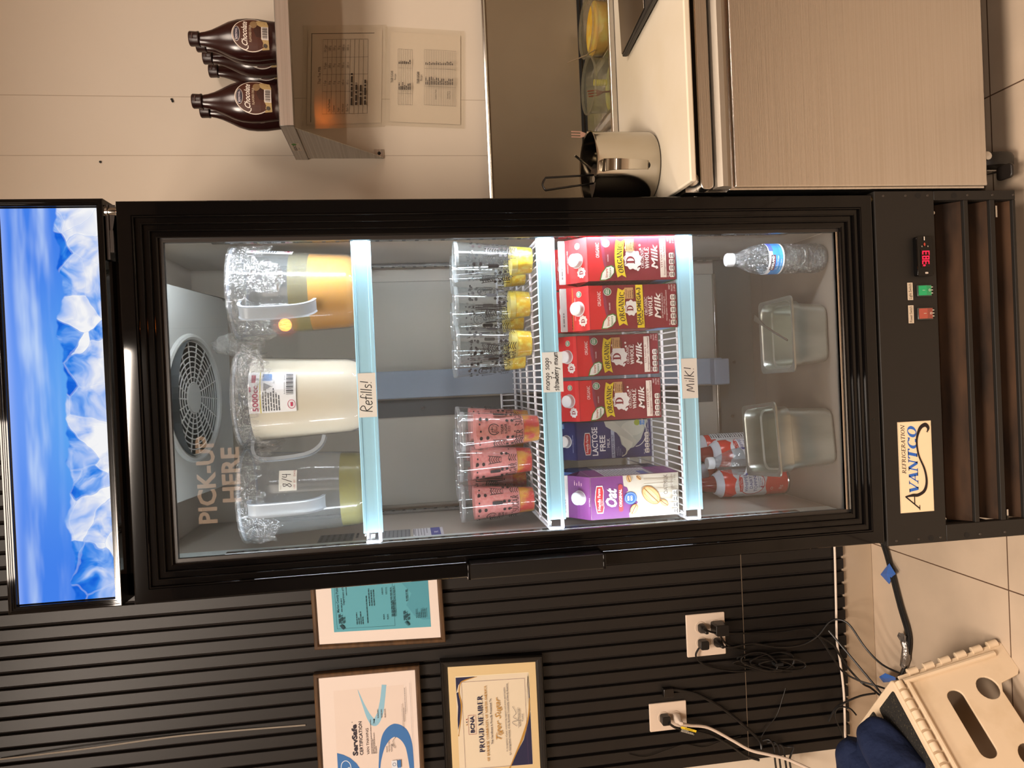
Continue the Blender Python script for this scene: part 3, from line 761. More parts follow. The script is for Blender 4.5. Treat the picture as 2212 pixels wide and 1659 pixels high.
# maker's plate
c = Canvas()
W_, H_ = .182, .072; c.rect(0, 0, W_, H_, '#f2dcb8')
c.serif('REFRIGERATION', .078, .0585, .0085, '#3a2c2a', w=.098, thick=.15, thin=.09, shear=.25)
c.serif('VANTCO', .036, .0325, .0205, '#2f66c2', w=.137, thick=.22, thin=.085, shear=.25)
c.stroke([(.0065, .032), (.032, .062)], .0026, '#1c1216'); c.stroke([(.015, .0425), (.031, .0425)], .002, '#1c1216'); c.rect(.003, .031, .013, .0325, '#1c1216')
c.stroke([(.032, .063), (.034, .046), (.034, .034), (.042, .020), (.060, .0145), (.085, .018), (.115, .030), (.145, .033), (.168, .025), (.175, .013), (.168, .0065), (.160, .0095)],
         [.002, .006, .0065, .0062, .0048, .0040, .0034, .0040, .0068, .0085, .0060, .001], '#1c1216', smooth=6)
c.build('name_plate', flat(-.2915, -.0012, .2605), BASE)
g = MB(); g.box(-.2925, -.1085, -.0012, 0, .2595, .3335); g.build('plate_back', mat('plate_edge', '#d8c4a4', .4), BASE)
# temperature display
g = MB(); g.rbox(.1835, .2630, -.012, .0, .2485, .2845, .004, axis='y'); TD = g.build('temperature_display', m_gloss, FR, bevel=.0015)
c = Canvas(.0001); c.rect(.017, .009, .053, .028, '#100606'); c.rr(.004, .013, .0075, .020, .0015, '#c9bfb4')
c.ell(.063, .019, .0035, .002, '#b04030'); c.ell(.059, .025, .0016, .0016, '#8a8076'); c.ell(.059, .012, .0016, .0016, '#8a8076'); c.rect(.071, .0185, .0785, .0205, '#f2e8dc')
c.build('display_face', flat(.1835, -.0125, .2485), TD)
SEG = {'3': 'abgcd', '8': 'abcdefg', '1': 'bc'}
c = Canvas(.0001)
def digit(ch, x, y, w_, h_, t):
    s = {'a': (x, y+h_-t, x+w_, y+h_), 'g': (x, y+h_/2-t/2, x+w_, y+h_/2+t/2), 'd': (x, y, x+w_, y+t), 'b': (x+w_-t, y+h_/2+t*.3, x+w_, y+h_-t*.6), 'c': (x+w_-t, y+t*.6, x+w_, y+h_/2-t*.3),
         'f': (x, y+h_/2+t*.3, x+t, y+h_-t*.6), 'e': (x, y+t*.6, x+t, y+h_/2-t*.3)}
    for k in SEG[ch]: c.rect(*s[k], '#ffffff')
for ch, x in (('3', .0235), ('8', .0325), ('3', .0425)): digit(ch, x, .0105, .0072, .0155, .0020)
c.rect(.0410, .0105, .0425-.0006, .0118, '#ffffff'); c.rr(.0190, .0205, .0222, .0255, .0008, '#ffffff')
c.build('red_digits', flat(.1835, -.0133, .2485), TD, m=emis('red_led', '#ff1038', 2.2))
def switch(x0, x1, z0, z1, colr, em, es, name, txt, lx0, lx1):
    g = MB(); g.rbox(x0-.001, x1+.001, -.004, 0, z0-.001, z1+.001, .002, axis='y'); S = g.build(name, mat('switch_bezel', '#3b3f3a', .2), FR, bevel=.001)
    g = MB(); g.add([(x0+.001, -.006, z1-.001), (x1-.001, -.006, z1-.001), (x1-.001, -.009, (z0+z1)/2), (x0+.001, -.009, (z0+z1)/2), (x1-.001, -.0045, z0+.001), (x0+.001, -.0045, z0+.001), (x0+.001, -.004, z1-.001), (x1-.001, -.004, z1-.001), (x1-.001, -.004, z0+.001), (x0+.001, -.004, z0+.001)],
                     [(0, 1, 2, 3), (3, 2, 4, 5), (0, 6, 7, 1), (4, 8, 9, 5), (0, 3, 5, 9, 6), (1, 7, 8, 4, 2)])
    g.build('rocker', mat('rocker_'+name, colr, .25, emit=em, es=es), S)
    c = Canvas(.0001); u = x1-x0
    c.ring(u/2, .009, .0022, .0022, .0006, '#e8e8d8'); c.rect(u/2-.0003, .019, u/2+.0003, .025, '#cfe8cf')
    for k in (-1, 0, 1): c.rect(u/2+k*.006-.0008, .002, u/2+k*.006+.0008, .006, '#cfd0c0')
    c.build('switch_marks', flat(x0, -.0096, z0), S)
    c = Canvas(.0001); c.rect(0, 0, lx1-lx0, .0118, '#c9b9a4'); c.frame(0, 0, lx1-lx0, .0118, .0006, '#e9dcc8'); c.text(txt, (lx1-lx0)/2, .0032, .0062, '#241c18', w=(lx1-lx0)*.88, al='c')
    c.build('switch_label', flat(lx0, -.0008, .2885), BASE)
switch(.1442, .1656, .2486, .2787, '#1d7a4a', '#2fbf70', .25, 'light_switch', 'Light Switch', .1368, .1717)
switch(.0971, .1197, .2475, .2796, '#9a4a3c', '#b05040', .08, 'power_switch', 'Power Switch', .0900, .1259)
# castors under the fridge
for X in (-.30, .30):
    for Y in (.10, .48):
        g = MB(); g.lathe([(0, -.012), (.023, -.012), (.0235, -.009), (.0235, .009), (.023, .012), (0, .012)], 20, Matrix.Translation((X, Y, .0235)) @ Matrix.Rotation(PI/2, 4, 'Y')); g.box(X-.02, X+.02, Y-.02, Y+.02, .042, .0475)
        g.build('castor', m_dark, BASE)

# ---------------------------------------------------------------- wire shelves with price strips
m_strip = mat('price_strip', '#a9dbf2', .22, spec=.6)
def shelf(zt, label, draw, lx, back=0, lowlab=0.):
    e = empty('wire_shelf', (0, .058, zt), label, 'shelf', 'white wire shelves in the fridge')
    g = MB(); y0, y1 = .008, .395
    x = -.272
    while x < .2725:
        g.tube([(x, y0, -.002), (x, y1, -.002)] + ([(x, y1+.004, .028)] if back else []), .0016, 5); x += .0136
    for k in range(5): y = y0 + .012 + (y1-y0-.016)*k/4; g.tube([(-.284, y, -.0062), (.284, y, -.0062)], .0030, 6)
    if back: g.tube([(-.284, y1+.004, .028), (.284, y1+.004, .028)], .003, 6)
    fr = [(-.284, .002, -.030), (-.284, .002, -.007), (-.284, y1, -.007), (.284, y1, -.007), (.284, .002, -.007), (.284, .002, -.030)]
    g.tube(fr[:1] + smooth_path(fr[1:3], 3) + fr[3:], .0036, 8)
    g.tube([(-.284, .002, -.030), (.284, .002, -.030)], .0034, 8)
    g.build('wire_grid', m_wire, e)
    for s in (-1, 1):
        for y in (.06, .385): g = MB(); g.box(min(s*.280, s*.2935), max(s*.280, s*.2935), y-.006, y+.006, -.018, -.009); g.build('shelf_clip', m_chrome, e)
    g = MB(); X0, X1 = -.2655, .2835
    pts = [(-.004, -.036), (-.006, -.0345), (-.0055, -.029), (-.004, -.028), (-.0036, -.022), (-.0036, -.010), (-.004, -.006), (-.0055, -.005), (-.0058, -.001), (-.003, .0005), (.0, .0005), (.0, -.036)]
    g.loft([[(X0, y, z) for y, z in pts], [(X1, y, z) for y, z in pts]]); S = g.build('price_strip', m_strip, e)
    c = Canvas(.0001); draw(c)
    c.build('strip_label', flat(lx, -.0062, -.0335-lowlab), S)
    return e
def lab1(c): c.rect(0, -.001, .083, .032, '#efe6dc'); c.hand('Refills!', .008, .007, .021, .0017, '#161214', xs=1.05)
def lab2(c):
    c.rect(0, -.008, .078, .032, '#f4f2ee'); c.hand('mango sago', .004, .019, .0115, .0013, '#141012', xs=1.2); c.hand('+', .035, .010, .009, .0012, '#141012'); c.hand('strawberry moum', .002, .001, .0115, .0013, '#141012', xs=.98)
def lab3(c): c.rect(0, -.001, .080, .032, '#efe6de'); c.hand('MilK!', .012, .006, .021, .0017, '#20182a', xs=1.15)
LX = lambda x, y: px(x, y, Y=.04).x
shelf(1.400, 'top white wire shelf carrying the three jugs, price strip marked Refills!', lab1, LX(790, 902))
shelf(1.047, 'middle white wire shelf under the plastic cups, strip marked mango sago and strawberry', lab2, LX(1180, 848), back=1)
shelf(.765, 'lowest white wire shelf under the milk cartons, price strip marked milk', lab3, LX(1490, 861))

# ---------------------------------------------------------------- jugs on the top shelf
m_jug = clear('jug_plastic', '#f3f2f2', .16, '#dfe6ea', .12, .9, 1.35)
m_film = clear('cling_film', '#ffffff', .05, '#ffffff', .12, 1, 1.95, bump=(75, 1.0, .03))
m_jrim = mat('milky_plastic', '#b9c0c8', .25, alpha=.62)
def crumple(name, cx, cy, cz, rx, ry, rz, parent, seed, n=26, m=None):
    r = random.Random(seed); bm = bmesh.new(); bmesh.ops.create_icosphere(bm, subdivisions=3, radius=1)
    ph = [(r.uniform(2, 7), r.uniform(0, 6), Vector((r.uniform(-1, 1), r.uniform(-1, 1), r.uniform(-1, 1))).normalized()) for _ in range(n)]
    for v in bm.verts:
        d = v.co.normalized(); k = 1 + sum(.055*abs(math.sin(f*d.dot(a)*2+p)) for f, p, a in ph) - .035*n
        k += r.uniform(-.07, .07); v.co = (cx+d.x*k*rx, cy+d.y*k*ry, cz+d.z*k*rz)
    me = bpy.data.meshes.new(name); bm.to_mesh(me); bm.free(); me.materials.append(m or m_film)
    return link(name, me, parent)
def film_skirt(parent, R, z0, z1, seed, n=90):
    """cling film stretched over the mouth and hanging unevenly down the side"""
    r = random.Random(seed); rings = []; K = 9
    low = [z0 - .02 - .035*(.5+.5*math.sin(3*a*2*PI/n+seed)) - r.uniform(0, .02) for a in range(n)]
    for k in range(K):
        t = k/(K-1); ring = []
        for i in range(n):
            a = 2*PI*i/n; z = z1 + (low[i]-z1)*t
            rr = R + .0015 + (.0022 + .004*t)*math.sin(i*1.9+seed+3*t)*r.uniform(.2, 1)
            ring.append((rr*math.cos(a), rr*math.sin(a), z))
        rings.append(ring)
    top = [[(R*q*math.cos(2*PI*i/n), R*q*math.sin(2*PI*i/n), z1+.0006-.004*(1-q)+.0012*math.sin(i*1.3)) for i in range(n)] for q in (.02, .4, .8)]
    g = MB(); g.loft(top + rings, cap=False)
    return g.build('cling_film', m_film, parent)
def jug(loc, label, liquid, lvl, hang, stick, seed, rz=0, rt=.087, rb=.0745, h=.232):
    e = empty('measuring_jug', loc, label, 'jug', None, rz)
    prof = [(.001, .003), (rb-.008, .003), (rb-.002, .008), (rb, .016), (rt-.003, h-.03), (rt-.0005, h-.012), (rt+.003, h)]
    g = MB(); g.lathe([(.001, 0), (rb-.006, 0)] + prof[2:] , 48); body = g.build('body', m_jug, e, smooth=True)
    g = MB(); g.lathe([(rt+.001, h-.004), (rt+.0048, h-.003), (rt+.005, h+.001), (rt+.001, h+.001)], 48); g.build('rim', m_jrim, e, smooth=True)
    if liquid:
        for nm, colr, z0, z1, al in liquid:
            rr = lambda z: prof_r(prof, z)-.002
            g = MB(); N = 10
            g.lathe([(.0005, z0)] + [(rr(z0+(z1-z0)*k/N), z0+(z1-z0)*k/N) for k in range(N+1)] + [(.0005, z1)], 40)
            g.build(nm, al if al else mat(nm+colr, colr, .3, spec=.4), e, smooth=True)
    # handle: flat bent strap in direction hang
    a = hang; d = Vector((math.sin(a), -math.cos(a), 0)); t = Vector((math.cos(a), math.sin(a), 0))
    P = []
    for q, z in ((rt-.002, h-.022), (rt+.018, h-.022), (rt+.033, h-.034), (rt+.034, h-.075), (rt+.028, h-.125), (rt+.012, h-.150), (rb+.006, h-.158)): P.append(d*q + Vector((0, 0, z)))
    P = smooth_path(P, 4); rings = []
    for i, p in enumerate(P):
        tg = (P[min(i+1, len(P)-1)] - P[max(i-1, 0)]).normalized(); nn = tg.cross(t).normalized()
        rings.append([tuple(p + t*x + nn*y) for x, y in ((-.013, -.003), (-.009, -.0012), (.009, -.0012), (.013, -.003), (.013, .0035), (.010, .0018), (-.010, .0018), (-.013, .0035))])
    g = MB(); g.loft(rings); g.build('handle', m_jrim, e, smooth=True, angle=.5)
    film_skirt(e, rt+.006, h-.006, h+.004, seed)
    if stick:
        sa, su, s0, s1, draw = stick
        c = Canvas(.0001); draw(c, su, s1-s0)
        c.build('sticker', lambda u, v, l: wrap(prof, ang=sa, off=.0012)(u-su/2, v+s0, l), e, cut=.012)
    return e
def spec_label(c, W, H):
    # drawn on its side as stuck on the jug: long axis upright in the photograph's x
    c.rect(0, 0, W, H, '#eceef2'); c.rect(0, H*.74, W, H*.76, '#d9c93c')
    c.text('5000cc', .003, H*.80, H*.12, '#b3245a', w=W*.6, bold=.03); c.rect(W*.72, H*.84, W*.92, H*.93, '#b3245a'); c.rect(W*.5, H*.94, W*.62, H*.98, '#b3245a')
    c.poly([(W*.62, H*.50), (W*.72, H*.68), (W*.52, H*.68)], '#7c8088'); c.rr(W*.76, H*.5, W*.95, H*.70, .002, '#7aa0d8')
    c.lines(.003, H*.68, W*.55, 7, H*.055, H*.022, '#4b4f58', 4)
    c.ring(W*.18, H*.10, W*.11, W*.11, .0008, '#c0305a'); c.rect(W*.13, H*.07, W*.23, H*.12, '#c0305a')
    for k in range(16): c.rect(W*.42+k*W*.034, H*.05, W*.42+k*W*.034+W*.034*(.3+.4*((k*7) % 3)/2), H*.2, '#3a3e46')
    c.text('50000-200', W*.42, H*.22, .0022, '#4b4f58', w=W*.5)
def date_label(c, W, H):
    c.rect(0, 0, W, H, '#d8d6ce'); c.hand('8/4', W*.14, H*.28, H*.52, .0011, '#2a2430', xs=1.0, rot=.08)
    for k, t in enumerate(('USE', 'BY', 'DATE')): c.text(t, W*.08+k*W*.3, H*.08, H*.10, '#b0605a')
    c.text('item', W*.08, H*.86, H*.08, '#9a8a80')
ZT = 1.4002
j1 = jug((.205, .172, ZT), 'measuring jug of bright yellow mango liquid under cling film, rightmost on the top shelf',
    [('mango_liquid', '#c98c0e', .004, .088, None), ('foam_film', '#a8a070', .088, .125, clear('yellow_smear', '#f2ecc0', .25, '#cfc060', .2))], 0, -.42, (1.5, .062, .118, .205, spec_label), 3)
j2 = jug((-.006, .175, ZT), 'measuring jug full of cream-coloured milk under cling film, middle of the top shelf',
    [('cream_liquid', '#f6ecd4', .004, .205, None)], 0, -1.35, (.18, .066, .118, .205, spec_label), 5)
j3 = jug((-.196, .178, ZT), 'nearly empty measuring jug with olive liquid and a dated sticker, leftmost on the top shelf',
    [('olive_liquid', '#857f35', .004, .046, None)], 0, -.12, (.42, .034, .125, .158, date_label), 8)
crumple('film_bunch', .02, -.085, .165, .030, .018, .034, j1, 4)
crumple('film_tail', -.10, .0, .235, .022, .012, .050, j1, 6)
crumple('film_bunch', .052, -.070, .205, .048, .022, .030, j2, 11)

# ---------------------------------------------------------------- dessert cups on the middle shelf
m_cup = clear('cup_plastic', '#f4f7f8', .035, '#e8ecee', .05, 1, 1.5)
m_cuprim = clear('cup_rim_plastic', '#f4f7f8', .22, '#eef2f4', .05, 1, 1.6)
CP = [(.0235, .004), (.0262, .0), (.0268, .003), (.0392, .148), (.0395, .153)]
CPR = [(.0264, .0), (.0392, .148), (.0395, .158)]
def cup_print(c, ink):
    r = random.Random(5); U = .2073                     # mean circumference
    def dots(u, v, n, dv, rx, ry):
        for k in range(n): c.ell(u, v+k*dv, rx, ry, ink, 10)
    c.serif('TIGER', -.046, .0375, .0135, ink, w=.044, thick=.13, thin=.08); c.serif('SUGAR', .006, .0375, .0135, ink, w=.044, thick=.13, thin=.08)
    # round emblem and small lettering
    c.ring(0, .095, .0115, .0115, .0016, ink, -60, 240); c.stroke([(-.005, .099), (.005, .099)], .0012, ink); c.stroke([(-.005, .099), (-.006, .090)], .0012, ink)
    c.stroke([(-.002, .096), (-.002, .0895), (.005, .0895), (.005, .092)], .001, ink); c.stroke([(0, .102), (0, .096)], .001, ink); c.stroke([(-.008, .091), (-.004, .088)], .0009, ink); c.stroke([(.008, .098), (.006, .094)], .0009, ink)
    c.text('TIGER', 0, .0765, .0052, ink, w=.021, al='c', bold=.02); c.text('SUGAR', 0, .0690, .0052, ink, w=.021, al='c', bold=.02)
    c.text('老虎堂', 0, .0625, .0042, ink, w=.013, al='c')
    for u in (-.018, .018, .036, -.036, .072, -.072):
        dots(u, .058, 2, .010, .0034, .0032)
    for u in (-.016, .020, .050, -.052, .086):
        dots(u, .108, 2, .013, .0038, .0033)
    for k in range(16):
        c.ell(-.095+k*.0127, .052+.0018*(k % 2), .0017, .0015, ink, 8)
        c.ell(-.092+k*.0127, .120+.0016*(k % 3), .0021, .0019, ink, 8)
    for u in (.030, -.060, .098): c.rr(u, .072, u+.007, .094, .002, ink); c.rect(u+.003, .060, u+.004, .073, ink)
    for u in (.058, -.028, -.092):                       # little glass and foliage drawings
        c.stroke([(u-.008, .098), (u-.005, .070), (u+.005, .070), (u+.008, .098)], .0014, ink); c.stroke([(u-.007, .0945), (u+.007, .0945)], .0012, ink)
        for k in range(5): c.stroke([(u-.006, .073+k*.005), (u, .077+k*.005), (u+.006, .073+k*.005)], .0013, ink)
    for u in (.044, -.044, .08):
        for k in range(4): c.stroke([(u+.010, .038+k*.0045), (u+.016, .041+k*.0045), (u+.025, .037+k*.0045)], .0014, ink, smooth=3)
    for k in range(3): c.rect(-.085+k*.004, .058, -.0835+k*.004, .118, ink)
def make_cup(kind):
    e = empty('dessert_cup', (0, 0, 0), kind, 'cup')
    g = MB(); g.lathe(CP, 40); g.build('cup_wall', m_cup, e, smooth=True)
    g = MB(); g.lathe([(.0388, .150), (.0402, .151), (.0405, .156), (.0395, .158), (.0386, .155)], 40); g.build('cup_rim', m_cuprim, e, smooth=True)
    def fill(nm, z0, z1, m, bump=0):
        g = MB(); N = 8; g.lathe([(.0004, z0)] + [(prof_r(CPR, z0+(z1-z0)*k/N)-.0016, z0+(z1-z0)*k/N) for k in range(N+1)] + [(.0004, z1+bump)], 32); return g.build(nm, m, e, smooth=True)
    if kind == 'mango':
        fill('mango_base', .003, .032, mat('mango_pulp', '#e6b400', .35, spec=.5, noise=((90, 90, 90), '#f3e36a', .45, .68), bump=((120, 120, 120), .5, .004)), .002)
        fill('cream_layer', .0325, .044, mat('mango_cream', '#d8c878', .35, noise=((60, 60, 60), '#e3c23a', .4, .6)), .001)
    else:
        fill('fruit_base', .003, .034, mat('fruit_pulp', '#cf8f22', .35, spec=.5, noise=((55, 55, 38), '#c2342a', .42, .58), bump=((120, 120, 120), .5, .004)))
        fill('strawberry_slush', .0345, .130, mat('strawberry_slush', '#cf716c', .5, noise=((160, 160, 160), '#dc928a', .35, .7)), .002)
    c = Canvas(.00004); cup_print(c, '#241c1c')
    c.build('cup_print', wrap(CPR, off=.0006), e, cut=.009)
    return e
cups = {}
ZC = 1.0475
SPOT = [  # kind, x, y, turn, label
 ('mango', .249, .104, 1.2, 'clear cup with yellow mango base, front row nearest the right wall of the middle shelf'),
 ('mango', .166, .150, 2.1, 'clear cup with yellow mango base, front row second from the right wall'),
 ('mango', .085, .150, -1.9, 'clear cup with yellow mango base, front row beside the empty middle of the shelf'),
 ('mango', .236, .192, .4, 'clear mango cup standing behind the rightmost front mango cup'),
 ('mango', .143, .240, 3.0, 'clear mango cup standing behind the second mango cup of the front row'),
 ('mango', .060, .238, -.9, 'clear mango cup standing behind the mango cup beside the empty wire'),
 ('strawberry', -.0885, .110, .12, 'pink strawberry cup with emblem and TIGER lettering facing out, nearest the empty middle'),
 ('strawberry', -.163, .215, -1.45, 'pink strawberry cup in the middle of the left front row, partly in reflection'),
 ('strawberry', -.247, .205, -.9, 'pink strawberry cup of the front row nearest the left wall'),
 ('strawberry', -.082, .232, 2.0, 'pink strawberry cup behind the one with the emblem facing out'),
 ('strawberry', -.135, .322, .9, 'pink strawberry cup in the back row behind the middle strawberry cup'),
 ('strawberry', -.218, .300, 2.6, 'pink strawberry cup in the back row near the left wall'),
]
for kind, x, y, rz, lab in SPOT:
    first = kind not in cups
    if first: cups[kind] = make_cup(kind)
    place(cups[kind], first, (x, y, ZC), rz, lab, 'mango dessert cups' if kind == 'mango' else 'strawberry dessert cups')

# ---------------------------------------------------------------- milk cartons
CW, CD, CH, CG, CF = .087, .087, .180, .036, .013
m_card = mat('carton_card', '#e4ded8', .45)
def carton_shell(name, label, body, gable, fin, cat='carton', side=None):
    e = empty(name, (0, 0, 0), label, cat)
    g = MB(); h = CW/2
    g.box(-h, h, 0, CD, 0, CH); g.build('carton_body', mat('card_'+body, body, .42, spec=.4), e, bevel=.0012)
    g = MB()
    t = CD/2
    g.add([(-h, 0, CH), (h, 0, CH), (h, CD, CH), (-h, CD, CH), (-h, t-.001, CH+CG), (h, t-.001, CH+CG), (h, t+.001, CH+CG), (-h, t+.001, CH+CG), (-h+.020, t, CH+CG-.004), (h-.020, t, CH+CG-.004)],
          [(0, 1, 5, 4), (2, 3, 7, 6), (0, 4, 8), (3, 8, 7), (0, 8, 3), (1, 9, 5), (2, 6, 9), (1, 2, 9)])
    g.build('gable', mat('card_'+gable, gable, .42, spec=.4), e)
    g = MB(); g.rbox(-h, h, t-.0016, t+.0016, CH+CG-.001, CH+CG+CF, .0015, axis='y'); g.build('top_fin', mat('card_'+fin, fin, .5), e, bevel=.0004)
    # cap, square to the gable slope
    s = math.atan2(CG, t); T = Matrix.Translation((0, t*.46, CH+CG*.46)) @ Matrix.Rotation(s, 4, 'X')
    g = MB(); g.lathe([(.0006, .0125), (.0120, .0125), (.0132, .0112), (.0136, .0015), (.0136, .0)], 32, T); g.lathe([(.0136, .001), (.0150, .001), (.0150, -.001)], 32, T); g.lathe([(.0001, .0128), (.0095, .0128), (.0100, .0125)], 24, T)
    g.build('screw_cap', mat('cap_white', '#eef0f4', .35), e, smooth=True, angle=.5)
    return e, s
def slope(s): 
    return lambda u, v, l: (-CW/2+u, v*math.cos(s) - (l+.0003)*math.sin(s), CH + v*math.sin(s) + (l+.0003)*math.cos(s))
def facts(c, x, y, k=4, col='#f2ede6', ink='#5a1a24'):
    for i in range(k):
        X = x + i*.0125; c.rr(X, y, X+.0108, y+.0112, .0028, col); c.rect(X+.002, y+.0068, X+.0088, y+.0084, ink); c.rect(X+.003, y+.0036, X+.0078, y+.005, ink); c.rect(X+.001, y+.001, X+.0098, y+.0026, '#1d1a1c')
def leaf(c, x, y, s):
    P1 = [(0, 1), (.5, .86), (.9, .55), (1.0, .2), (.86, 0), (.5, .02), (.15, .3), (0, .65)]
    c.poly([(x+a*s, y+b*s*1.05) for a, b in P1], '#3f8a3a'); c.poly([(x+.06*s+a*s*.87, y+.06*s+b*s*.90) for a, b in P1], '#f2f0e8')
    c.text('Simply', x+.18*s, y+.50*s, .14*s, '#c0512c', w=.62*s, bold=.015); c.text('Nature', x+.22*s, y+.26*s, .14*s, '#3f7f3a', w=.62*s, bold=.015)
def blob(c, x, y, r, col='#ece8e6', n=44):
    c.poly([(x+r*(1+.09*math.cos(9*2*PI*i/n)+.03*math.sin(4*2*PI*i/n))*math.cos(2*PI*i/n), y+r*.92*(1+.09*math.cos(9*2*PI*i/n))*math.sin(2*PI*i/n)) for i in range(n)], col)
def badge(c, x, y, r):
    c.ell(x, y, r, r, '#e6ece2'); c.ell(x, y, r*.88, r*.88, '#4f8a66'); c.text('USDA', x, y+.05*r, r*.5, '#ffffff', w=r*1.3, al='c', bold=.02); c.rect(x-r*.6, y-r*.35, x+r*.6, y-r*.1, '#e6ece2')
def banner(c, y0, dy, hh, ink='#3a2a18'):
    n = 14; W = CW; top = []; bot = []
    x0, x1 = .006, .081
    for i in range(n+1):
        t = i/n; x = x0+(x1-x0)*t; a = dy*(1-(2*t-1)**2) - dy
        top.append((x, y0+hh+a)); bot.append((x, y0+a))
    # swallow-tailed ends
    pts = top + [(x1-.005, y0+hh*.5-dy)] + bot[::-1] + [(x0+.005, y0+hh*.5-dy)]
    c.poly(pts, '#e9cb22'); c.serif('ORGANIC', (x0+x1)/2, y0+hh*.2-dy, hh*.60, ink, w=.058, al='c', thick=.20, thin=.10, arch=dy*.8)
def red_front(c, dha=False):
    W, H = CW, CH; w_ = '#f3e9e6'
    c.rect(.0005, .0005, W-.0005, H-.0005, '#862030')
    c.poly([(.0005, H-.0005), (.0005, H*.800), (.02, H*.805), (.045, H*.835), (.07, H*.845), (W-.0005, H*.845), (W-.0005, H-.0005)], '#d02127')
    c.poly([(.0, H*.800), (.02, H*.805), (.045, H*.835), (.07, H*.845), (W-.001, H*.845), (W-.001, H*.80), (.07, H*.815), (.045, H*.80), (.02, H*.785)], '#8f3550')
    c.text('ORGANIC', W-.012, H*.868, .0072, w_, w=.029, al='r')
    badge(c, W-.013, H*.79, .0078)
    leaf(c, .001, H*.700, .030)
    c.text('NON-GMO', .045, H*.765, .0028, w_, w=.014, al='c')
    banner(c, H*.60, .0045, .0175)
    if not dha:
        blob(c, W*.47, H*.495, .0195); c.serif('D', W*.47, H*.47, .0175, '#862030', w=.0165, al='c', thick=.2, thin=.1, ser=.3); c.serif('VITAMIN', W*.47, H*.565, .0048, '#862030', w=.021, al='c', arch=.0015)
        for a, b, r in ((.74, .565, .0032), (.70, .405, .0022), (.24, .44, .0028), (.27, .425, .0020), (.79, .41, .0022)): c.ell(W*a, H*b, r, r, '#ece8e6', 10)
        c.rect(W*.66, H*.475, W*.93, H*.575, '#c99a68'); c.text('Produced', W*.69, H*.548, .0036, '#4a2c18', w=.018); c.text('without', W*.69, H*.522, .0036, '#4a2c18', w=.015); c.lines(W*.69, H*.505, .020, 3, .0045, .0014, '#6a4426', 3)
        c.serif('ORGANIC', W*.50, H*.368, .0062, w_, w=.040, al='c', thick=.14, thin=.08); c.serif('WHOLE', W*.50, H*.310, .0086, w_, w=.042, al='c', thick=.22, thin=.12)
        c.text('Milk', W*.52, H*.212, .0135, w_, w=.046, al='c', bold=.02, shear=.30); c.stroke([(W*.25, H*.232), (W*.28, H*.212), (W*.32, H*.225)], .0018, w_)
        c.rect(W*.05, H*.115, W*.93, H*.185, '#f1e4da'); c.serif('VITAMIN D', W*.5, H*.157, .0036, '#862030', w=.040, al='c'); c.text('Homogenized • Ultra Pasteurized', W*.5, H*.127, .0036, '#862030', w=.070, al='c', bold=.01)
    else:
        blob(c, W*.47, H*.53, .0150); c.serif('D', W*.47, H*.507, .0130, '#862030', w=.0125, al='c', thick=.2, thin=.1, ser=.3); c.serif('VITAMIN', W*.47, H*.575, .0036, '#862030', w=.016, al='c', arch=.001)
        c.rect(W*.68, H*.50, W*.93, H*.60, '#c99a68'); c.text('Produced', W*.70, H*.573, .0036, '#4a2c18', w=.017); c.text('without', W*.70, H*.548, .0036, '#4a2c18', w=.014); c.lines(W*.70, H*.53, .018, 3, .0045, .0014, '#6a4426', 3)
        c.poly([(.001, H*.385), (W-.001, H*.395), (W-.001, H*.475), (.001, H*.465)], '#e9cb22'); c.text('DHA OMEGA-3', W*.5, H*.420, .0085, '#3a2a18', w=.074, al='c', bold=.03); c.lines(.008, H*.40, .07, 1, .01, .002, '#6a5418', 3)
        c.serif('ORGANIC', W*.50, H*.345, .0062, w_, w=.036, al='c', thick=.14, thin=.08); c.serif('WHOLE', W*.50, H*.288, .0084, w_, w=.040, al='c', thick=.22, thin=.12)
        c.text('Milk', W*.50, H*.195, .0132, w_, w=.050, al='c', bold=.02, shear=.3)
        c.text('with 50MG DHA OMEGA-3', W*.5, H*.168, .0028, w_, w=.050, al='c'); c.text('Vitamin D • Grade A', W*.5, H*.145, .0030, w_, w=.036, al='c'); c.text('Homogenized • Ultra-Pasteurized', W*.5, H*.122, .0030, w_, w=.060, al='c')
    facts(c, W*.05, H*.022, 5 if dha else 4)
    c.text('PER 1 CUP', W*.05, H*.094, .0026, w_, w=.011)
    c.text('HALF', W*.97, H*.085, .0034, w_, w=.009, al='r'); c.text('GALLON', W*.97, H*.055, .0034, w_, w=.013, al='r'); c.text('(1.89L)', W*.97, H*.025, .0034, w_, w=.013, al='r')
def red_gable(c, dha=False):
    W, S = CW, math.hypot(CG, CD/2)
    c.rect(.0005, .0005, W-.0005, S-.001, '#cf2328')
    if dha: c.rect(.0005, S*.70, W-.0005, S*.82, '#e9b822'); c.lines(.004, S*.73, .075, 1, .01, .0022, '#5a3a10', 4)
    badge(c, W*.83, S*.42, .0062); blob(c, W*.22, S*.28, .0105); c.serif('D', W*.22, S*.28-.0048, .0095, '#9c2030', w=.009, al='c', thick=.2, thin=.1)
    c.text('ORGANIC WHOLE MILK', W*.5, S*.84 if not dha else S*.58, .0028, '#f3d9d4', w=.045, al='c')
def side_art(c, base, txt, seed, low='#7fa6d8'):
    W, H = CD, CH
    c.rect(.0005, .0005, W-.0005, H-.0005, base); c.lines(.006, H*.82, W-.012, 22, .0062, .0018, txt, seed); c.rect(.001, .001, W-.001, H*.23, low); c.rect(.001, .001, W-.001, H*.05, '#6fa05a')
def fin_print(c):
    c.rect(-.0, 0, CW, CF-.0005, '#dcd6d0'); c.lines(.010, CF*.38, .064, 1, .01, .0028, '#8a8480', 7)
